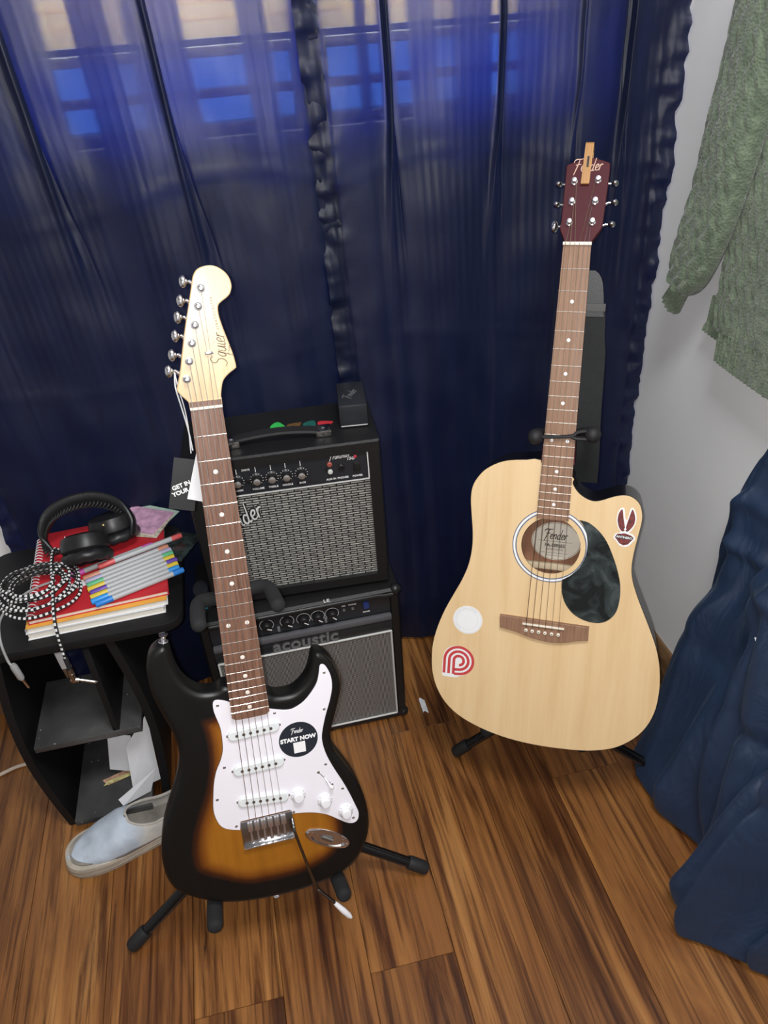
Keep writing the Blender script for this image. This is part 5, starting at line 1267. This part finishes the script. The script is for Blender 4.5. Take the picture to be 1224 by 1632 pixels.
# ---- slip-on sneaker: local x from toe (0) to heel, z up
sh = thing('sneaker', 'worn pale blue slip-on sneaker in front of the side table', 'shoe', (-.364, 1.001, 0), Matrix.Rotation(.21, 3, 'Z'))
def sole(ex, dx=0):
    half = [(0, .012), (.006, .027), (.022, .041), (.050, .0485), (.085, .0495), (.130, .043), (.180, .037), (.225, .0365), (.255, .030), (.270, .016), (.273, 0)]
    pts_ = [(x, y) for x, y in half] + [(x, -y * .96) for x, y in reversed(half[:-1])]
    return [p[:2] for p in cr([(x - .135 + (ex if x > .2 else -ex if x < .05 else 0), y + (ex if y > 0 else -ex), 0) for x, y in pts_], 3, True)]
rub = pm('dirty_foxing', (.46, .41, .34), .6, var=.25, vscale=25, bump=.15, bscale=120)
denim = pm('pale_blue_canvas', (.52, .58, .66), .8, var=.12, vscale=22, bump=.4, bscale=500)
MB().slab(sole(0), .0, .030, .003, .003, 2).build('sole', rub, sh)
m = MB()
for z, e_ in ((.0105, .0004), (.0215, .0004)):
    m.tube([(x, y, z) for x, y in sole(e_)], .0011, 5, closed=True)
m.build('foxing_stripe', pm('foxing_brown', (.30, .24, .18), .6, var=.2), sh)
NS, NK = 72, 60
def upper(u, v):
    """u along the shoe toe to heel, v across over the top"""
    x = -.132 + .262 * u
    w = .0465 * (math.sin(min(1, u * 3.2) * PI / 2) ** .6) * (1 - .26 * min(1, max(0, (u - .4) / .3))) * (1 if u < .93 else max(.35, 1 - (u - .93) * 8))
    h = .030 + .018 * min(1, u * 5) + .034 * min(1, max(0, (u - .12) / .30)) ** 1.2 * (1 - .12 * max(0, (u - .5) * 2)) + .008 * max(0, u - .85) / .15
    a = PI * v
    y = w * math.cos(a); s_ = math.sin(a) ** .62
    z = .026 + (h - .026) * s_
    z += .0022 * noise.noise(Vector((x * 40, y * 40, 1))) + .003 * noise.noise(Vector((x * 16, y * 22, 4)))
    return (x, y, z)
def gap(u):
    """half width of the foot opening"""
    if u <= .47 or u >= .965: return 0
    t = (u - .47) / .495
    return .30 * min(1, math.sin(PI * t) ** .45 * 1.02)
m = MB()
for s_ in (0, 1):
    def half(u, v, s_=s_):
        lim = .5 - gap(u); return upper(u, lim * v if s_ == 0 else 1 - lim * v)
    m.grid(half, NS, 26)
canvas, nt, b, L = nodes('faded_canvas')
sx = N(nt, 'SeparateXYZ'); L(mapped(nt, L, (1, 1, 1)), sx.inputs[0]); nz = N(nt, 'TexNoise', Scale=26.0, Detail=5); L(mapped(nt, L, (1, 1, 1)), nz.inputs['Vector'])
ad = N(nt, 'Math', operation='MULTIPLY_ADD'); L(nz.outputs['Fac'], ad.inputs[0]); ad.inputs[1].default_value = .05; L(sx.outputs['X'], ad.inputs[2])
r = ramp(nt, [(.02, (.50, .57, .66)), (.045, (.62, .60, .56))]); L(ad.outputs[0], r.inputs['Fac'])
r3 = ramp(nt, [(.3, (.80, .80, .80)), (.6, (1.05, 1.05, 1.05))]); L(nz.outputs['Fac'], r3.inputs['Fac'])
mx = N(nt, 'Mix', data_type='RGBA', blend_type='MULTIPLY'); mx.inputs[0].default_value = 1; L(r.outputs['Color'], mx.inputs[6]); L(r3.outputs['Color'], mx.inputs[7]); L(mx.outputs[2], b.inputs['Base Color'])
b.inputs['Roughness'].default_value = .85
n5 = N(nt, 'TexNoise', Scale=500.0); L(mapped(nt, L, (1, 1, 1)), n5.inputs['Vector']); bp = N(nt, 'Bump', Strength=.35, Distance=.001); L(n5.outputs['Fac'], bp.inputs['Height']); L(bp.outputs['Normal'], b.inputs['Normal'])
up_ = m.build('upper', canvas, sh, smooth=70)
bm = bmesh.new(); bm.from_mesh(up_.data); bmesh.ops.remove_doubles(bm, verts=bm.verts, dist=1e-5); bmesh.ops.recalc_face_normals(bm, faces=bm.faces); bm.to_mesh(up_.data); bm.free()
sol = up_.modifiers.new('thickness', 'SOLIDIFY'); sol.thickness = .003; sol.offset = -1
MB().slab([(x * .93, y * .86) for x, y in sole(0)], .029, .033).build('insole', pm('grey_insole', (.26, .24, .21), .8, var=.3, vscale=30), sh)
lining = pm('cream_lining', (.50, .47, .42), .8, var=.15, vscale=30)
P = [upper(.472 + .49 * t, .5 - gap(.472 + .49 * t)) for t in [k / 40 for k in range(41)]] + [upper(.472 + .49 * (1 - t), .5 + gap(.472 + .49 * (1 - t))) for t in [k / 40 for k in range(1, 40)]]
MB().tube(P, .0024, 7, closed=True).build('collar_binding', lining, sh)

# ---- white lead on the floor at the far left, paper scrap by the amplifier
wc_ = MB().tube(cr([(-.93, 1.10, .0042), (-.80, 1.20, .0042), (-.690, 1.229, .0042), (-.64, 1.247, .0042), (-.60, 1.251, .0042), (-.545, 1.262, .0042), (-.50, 1.30, .0042)], 6), .0040, 8)
tag(wc_.build('power_cord', pm('cream_cord', (.62, .52, .42), .5, bump=.05)), 'cream power cord running along the floor behind the side table', 'cord')
sc = MB().grid(lambda u, v: (.2716 + (u - .5) * .012, 1.178 + (v - .5) * .040 + .004 * math.sin(u * 5), .0012 + .004 * abs(noise.noise(Vector((u * 3, v * 5, 8))))), 5, 9)
tag(sc.build('paper_shred', paper), 'tiny white paper shred on the floor beside the lower amplifier', 'paper scrap')
sl = MB().box((0, 0, .0006), (.037, .0045, .0008), Matrix.Rotation(-.35, 3, 'Z')).build('plastic_strip', print_white, None, (.126, .826, .0002), smooth=0)
tag(sl, 'thin white strip on the floor beneath the right front stand leg', 'strip')

# ================================================================== SWEATER ON THE RIGHT WALL
knit, nt, b, L = nodes('green_wool_knit')
v = mapped(nt, L, (1, 1, 1)); vo = N(nt, 'TexVoronoi', Scale=230.0); L(v, vo.inputs['Vector']); n1 = N(nt, 'TexNoise', Scale=60.0, Detail=5); L(v, n1.inputs['Vector'])
r = ramp(nt, [(.3, (.095, .130, .085)), (.7, (.175, .220, .150))]); L(n1.outputs['Fac'], r.inputs['Fac']); L(r.outputs['Color'], b.inputs['Base Color'])
b.inputs['Roughness'].default_value = .95; b.inputs['Sheen Weight'].default_value = .35; b.inputs['Specular IOR Level'].default_value = .15
bp = N(nt, 'Bump', Strength=.8, Distance=.002); L(vo.outputs['Distance'], bp.inputs['Height'])
bp2 = N(nt, 'Bump', Strength=.6, Distance=.002); L(n1.outputs['Fac'], bp2.inputs['Height']); L(bp.outputs['Normal'], bp2.inputs['Normal']); L(bp2.outputs['Normal'], b.inputs['Normal'])
sw_ = thing('sweater', 'sage green cable-knit sweater hanging on the white wall', 'sweater', (.80, .95, .80))
SO_ = Vector((.80, .95, .80))
def cable(u, v, amp=.0052):
    return amp * abs(math.sin(PI * u / .021 + .8 * math.sin(2 * PI * v / .048))) + .0022 * noise.noise(Vector((u * 60, v * 60, 3))) + .004 * noise.noise(Vector((u * 14, v * 9, 6)))
def tubewool(centre, half, thick, rib=0, n=56, xoff=0, k=10):
    """flattened knitted tube hanging against the wall; centre/half lists follow (y,z)"""
    C = cr([(c[0], c[1], 0) for c in centre], k); Hh = cr([(h_, 0, 0) for h_ in half], k); R = []
    run = 0
    for i, c in enumerate(C):
        q0 = Vector(C[max(i - 1, 0)]); q1 = Vector(C[min(i + 1, len(C) - 1)]); t = (q1 - q0).normalized()
        sd = Vector((t.y, -t.x, 0)); h_ = Hh[i][0]; ring_ = []
        if i: run += (Vector(c) - Vector(C[i - 1])).length
        for j in range(n):
            a = 2 * PI * j / n; cu, su = math.cos(a), math.sin(a)
            lx = h_ * (abs(cu) ** .8) * (1 if cu > 0 else -1); ly = thick * (abs(su) ** .8) * (1 if su > 0 else -1)
            d_ = (.0022 * math.sin(lx / .0052 * PI) if rib else cable(lx, run)) if su < 0 else 0
            px = SO_.x + xoff - .002 + ly - d_
            ring_.append((px - SO_.x, c[0] + sd.x * lx - SO_.y, c[1] + sd.y * lx - SO_.z))
        R.append(ring_)
    return MB().rings(R)
tubewool([(.935, 1.50), (.935, 1.36), (.935, 1.20), (.935, 1.05), (.93, .93), (.925, .875)], [.17, .18, .19, .20, .205, .210], .014, xoff=.010, n=150, k=22).build('torso', knit, sw_, smooth=80)
tubewool([(.905, .885), (.905, .85), (.905, .806)], [.207, .204, .203], .011, rib=1, xoff=.004, n=220, k=8).build('front_hem', knit, sw_, smooth=80)
tubewool([(.925, .90), (.925, .855), (.925, .832)], [.236, .243, .250], .007, rib=1, xoff=.018, n=220, k=8).build('back_hem', knit, sw_, smooth=80)
tubewool([(1.070, 1.45), (1.095, 1.34), (1.113, 1.24), (1.130, 1.13), (1.152, 1.03), (1.180, .95), (1.196, .915)], [.062, .062, .060, .058, .054, .046, .030], .024, xoff=-.022, n=80, k=16).build('sleeve', knit, sw_, smooth=80)
tubewool([(1.195, .925), (1.208, .895), (1.223, .868)], [.020, .019, .022], .014, rib=1, xoff=-.022, n=80, k=8).build('cuff', knit, sw_, smooth=80)
hk = thing('coat_hook', 'metal wall hook above the green sweater', 'hook', (RX, 1.0, 1.52))
MB().box((-.003, 0, 0), (.006, .03, .07), ch=.002).tube(cr([(-.004, 0, -.01), (-.03, 0, -.02), (-.045, 0, 0), (-.045, 0, .02)], 5), .004, 8).build('hook_body', nickel, hk)

# ================================================================== NAVY FABRIC ON THE RIGHT
navy, nt, b, L = nodes('navy_cotton')
n1 = N(nt, 'TexNoise', Scale=9.0, Detail=5); L(mapped(nt, L, (1, 1, 1)), n1.inputs['Vector'])
r = ramp(nt, [(.3, (.006, .018, .048)), (.7, (.010, .027, .068))]); L(n1.outputs['Fac'], r.inputs['Fac']); L(r.outputs['Color'], b.inputs['Base Color'])
b.inputs['Roughness'].default_value = .6; b.inputs['Sheen Weight'].default_value = .08; b.inputs['Sheen Tint'].default_value = (.5, .7, 1, 1)
n2 = N(nt, 'TexNoise', Scale=17.0, Detail=3, Distortion=1.2); L(mapped(nt, L, (1, 1, .45)), n2.inputs['Vector'])
bp = N(nt, 'Bump', Strength=.65, Distance=.012); L(n2.outputs['Fac'], bp.inputs['Height']); L(bp.outputs['Normal'], b.inputs['Normal'])
#        s     top                 shoulder            waist               middle               hem
RAIL = [(.00, (.822, 1.00, .52), (.820, 1.00, .45), (.818, 1.00, .36), (.812, .998, .22), (.800, .990, .014)),
        (.10, (.818, .950, .70), (.815, .955, .60), (.806, .935, .49), (.750, .950, .34), (.665, .925, .012)),
        (.18, (.812, .925, .76), (.806, .942, .615), (.795, .892, .490), (.716, .916, .345), (.640, .876, .012)),
        (.28, (.808, .880, .78), (.796, .880, .62), (.782, .850, .49), (.738, .840, .34), (.648, .800, .012)),
        (.42, (.805, .800, .785), (.785, .780, .62), (.765, .765, .50), (.735, .735, .34), (.683, .680, .012)),
        (.52, (.805, .730, .785), (.775, .700, .62), (.745, .680, .50), (.705, .660, .34), (.648, .630, .012)),
        (.66, (.805, .640, .785), (.765, .610, .62), (.725, .595, .50), (.670, .580, .32), (.570, .560, .012)),
        (.80, (.805, .560, .785), (.770, .525, .62), (.745, .515, .50), (.705, .505, .32), (.640, .495, .012)),
        (.92, (.805, .480, .785), (.780, .455, .62), (.765, .450, .50), (.735, .440, .32), (.690, .450, .012)),
        (1.0, (.815, .420, .785), (.805, .405, .62), (.800, .395, .50), (.790, .380, .32), (.770, .370, .012))]
def rail(s_):
    for a, c in zip(RAIL, RAIL[1:]):
        if a[0] <= s_ <= c[0]:
            t = (s_ - a[0]) / (c[0] - a[0]); t = t * t * (3 - 2 * t) * .5 + t * .5
            return [Vector(a[k]).lerp(Vector(c[k]), t) for k in range(1, 6)]
    return [Vector(p) for p in RAIL[-1][1:]]
def cloth(u, v):
    P = rail(u); q = v * 4; i = min(int(q), 3); t = q - i
    a, b_, c, d = P[max(i - 1, 0)], P[i], P[i + 1], P[min(i + 2, 4)]
    p = .5 * (2 * b_ + (c - a) * t + (2 * a - 5 * b_ + 4 * c - d) * t * t + (3 * b_ - a - 3 * c + d) * t ** 3)
    am = min(1, v * 2.2)
    w_ = .021 * math.sin(2 * PI * (3.6 * u + .55 * v + .30 * noise.noise(Vector((u * 3, v * 2.5, 3.3))))) * am
    w_ += .009 * math.sin(2 * PI * (9.5 * u - 1.1 * v + .5 * noise.noise(Vector((u * 4, v * 3, 5.1))))) * am * (.3 + v)
    w_ += .016 * math.sin(2 * PI * (11 * u - .6 * v)) * max(0, v - .70) * 3.3 * (1 if u > .45 else .4)
    w_ += .040 * noise.noise(Vector((u * 4, v * 2.6, 1.7))) + .020 * noise.noise(Vector((u * 9 + v * 3, v * 7, 7.7)))
    w_ += .034 * noise.noise(Vector((u * 13, v * 3.5, 21.0))) * max(0, v - .45) * 1.8
    hold = .35 + .65 * min(1, abs(u - .16) / .14)            # the free edge keeps its shape
    w_ = w_ * hold - .020 * math.exp(-((v - .25) / .035) ** 2) * (.7 + .6 * noise.noise(Vector((u * 9, v * 6, 9)))) - .012 * math.exp(-((v - .42) / .03) ** 2)
    w_ += .014 * math.exp(-((v - .76) / .018) ** 2) * (1 if u > .45 else .25)
    fade = min(1, (1 - v) * 12 + .25); edge = min(1, u * 10)
    p = p + Vector((w_ * fade * edge, -.35 * w_ * fade * edge, 0))
    p.x = min(p.x, RX - .006); p.z = max(p.z, .006)
    return tuple(p)
nf = MB().grid(cloth, 190, 150).build('navy_cloth', navy, smooth=180, fix=False)
tag(nf, 'navy blue gathered cloth draped from the wall down to the floor', 'cloth')
sol = nf.modifiers.new('thickness', 'SOLIDIFY'); sol.thickness = .0025; sol.offset = 0
MB().box((.7300, .7540, .4720), (.016, .020, .0012), Matrix.Rotation(.5, 3, 'Y') @ Matrix.Rotation(.5, 3, 'X')).build('care_tag', print_white, nf, smooth=0)
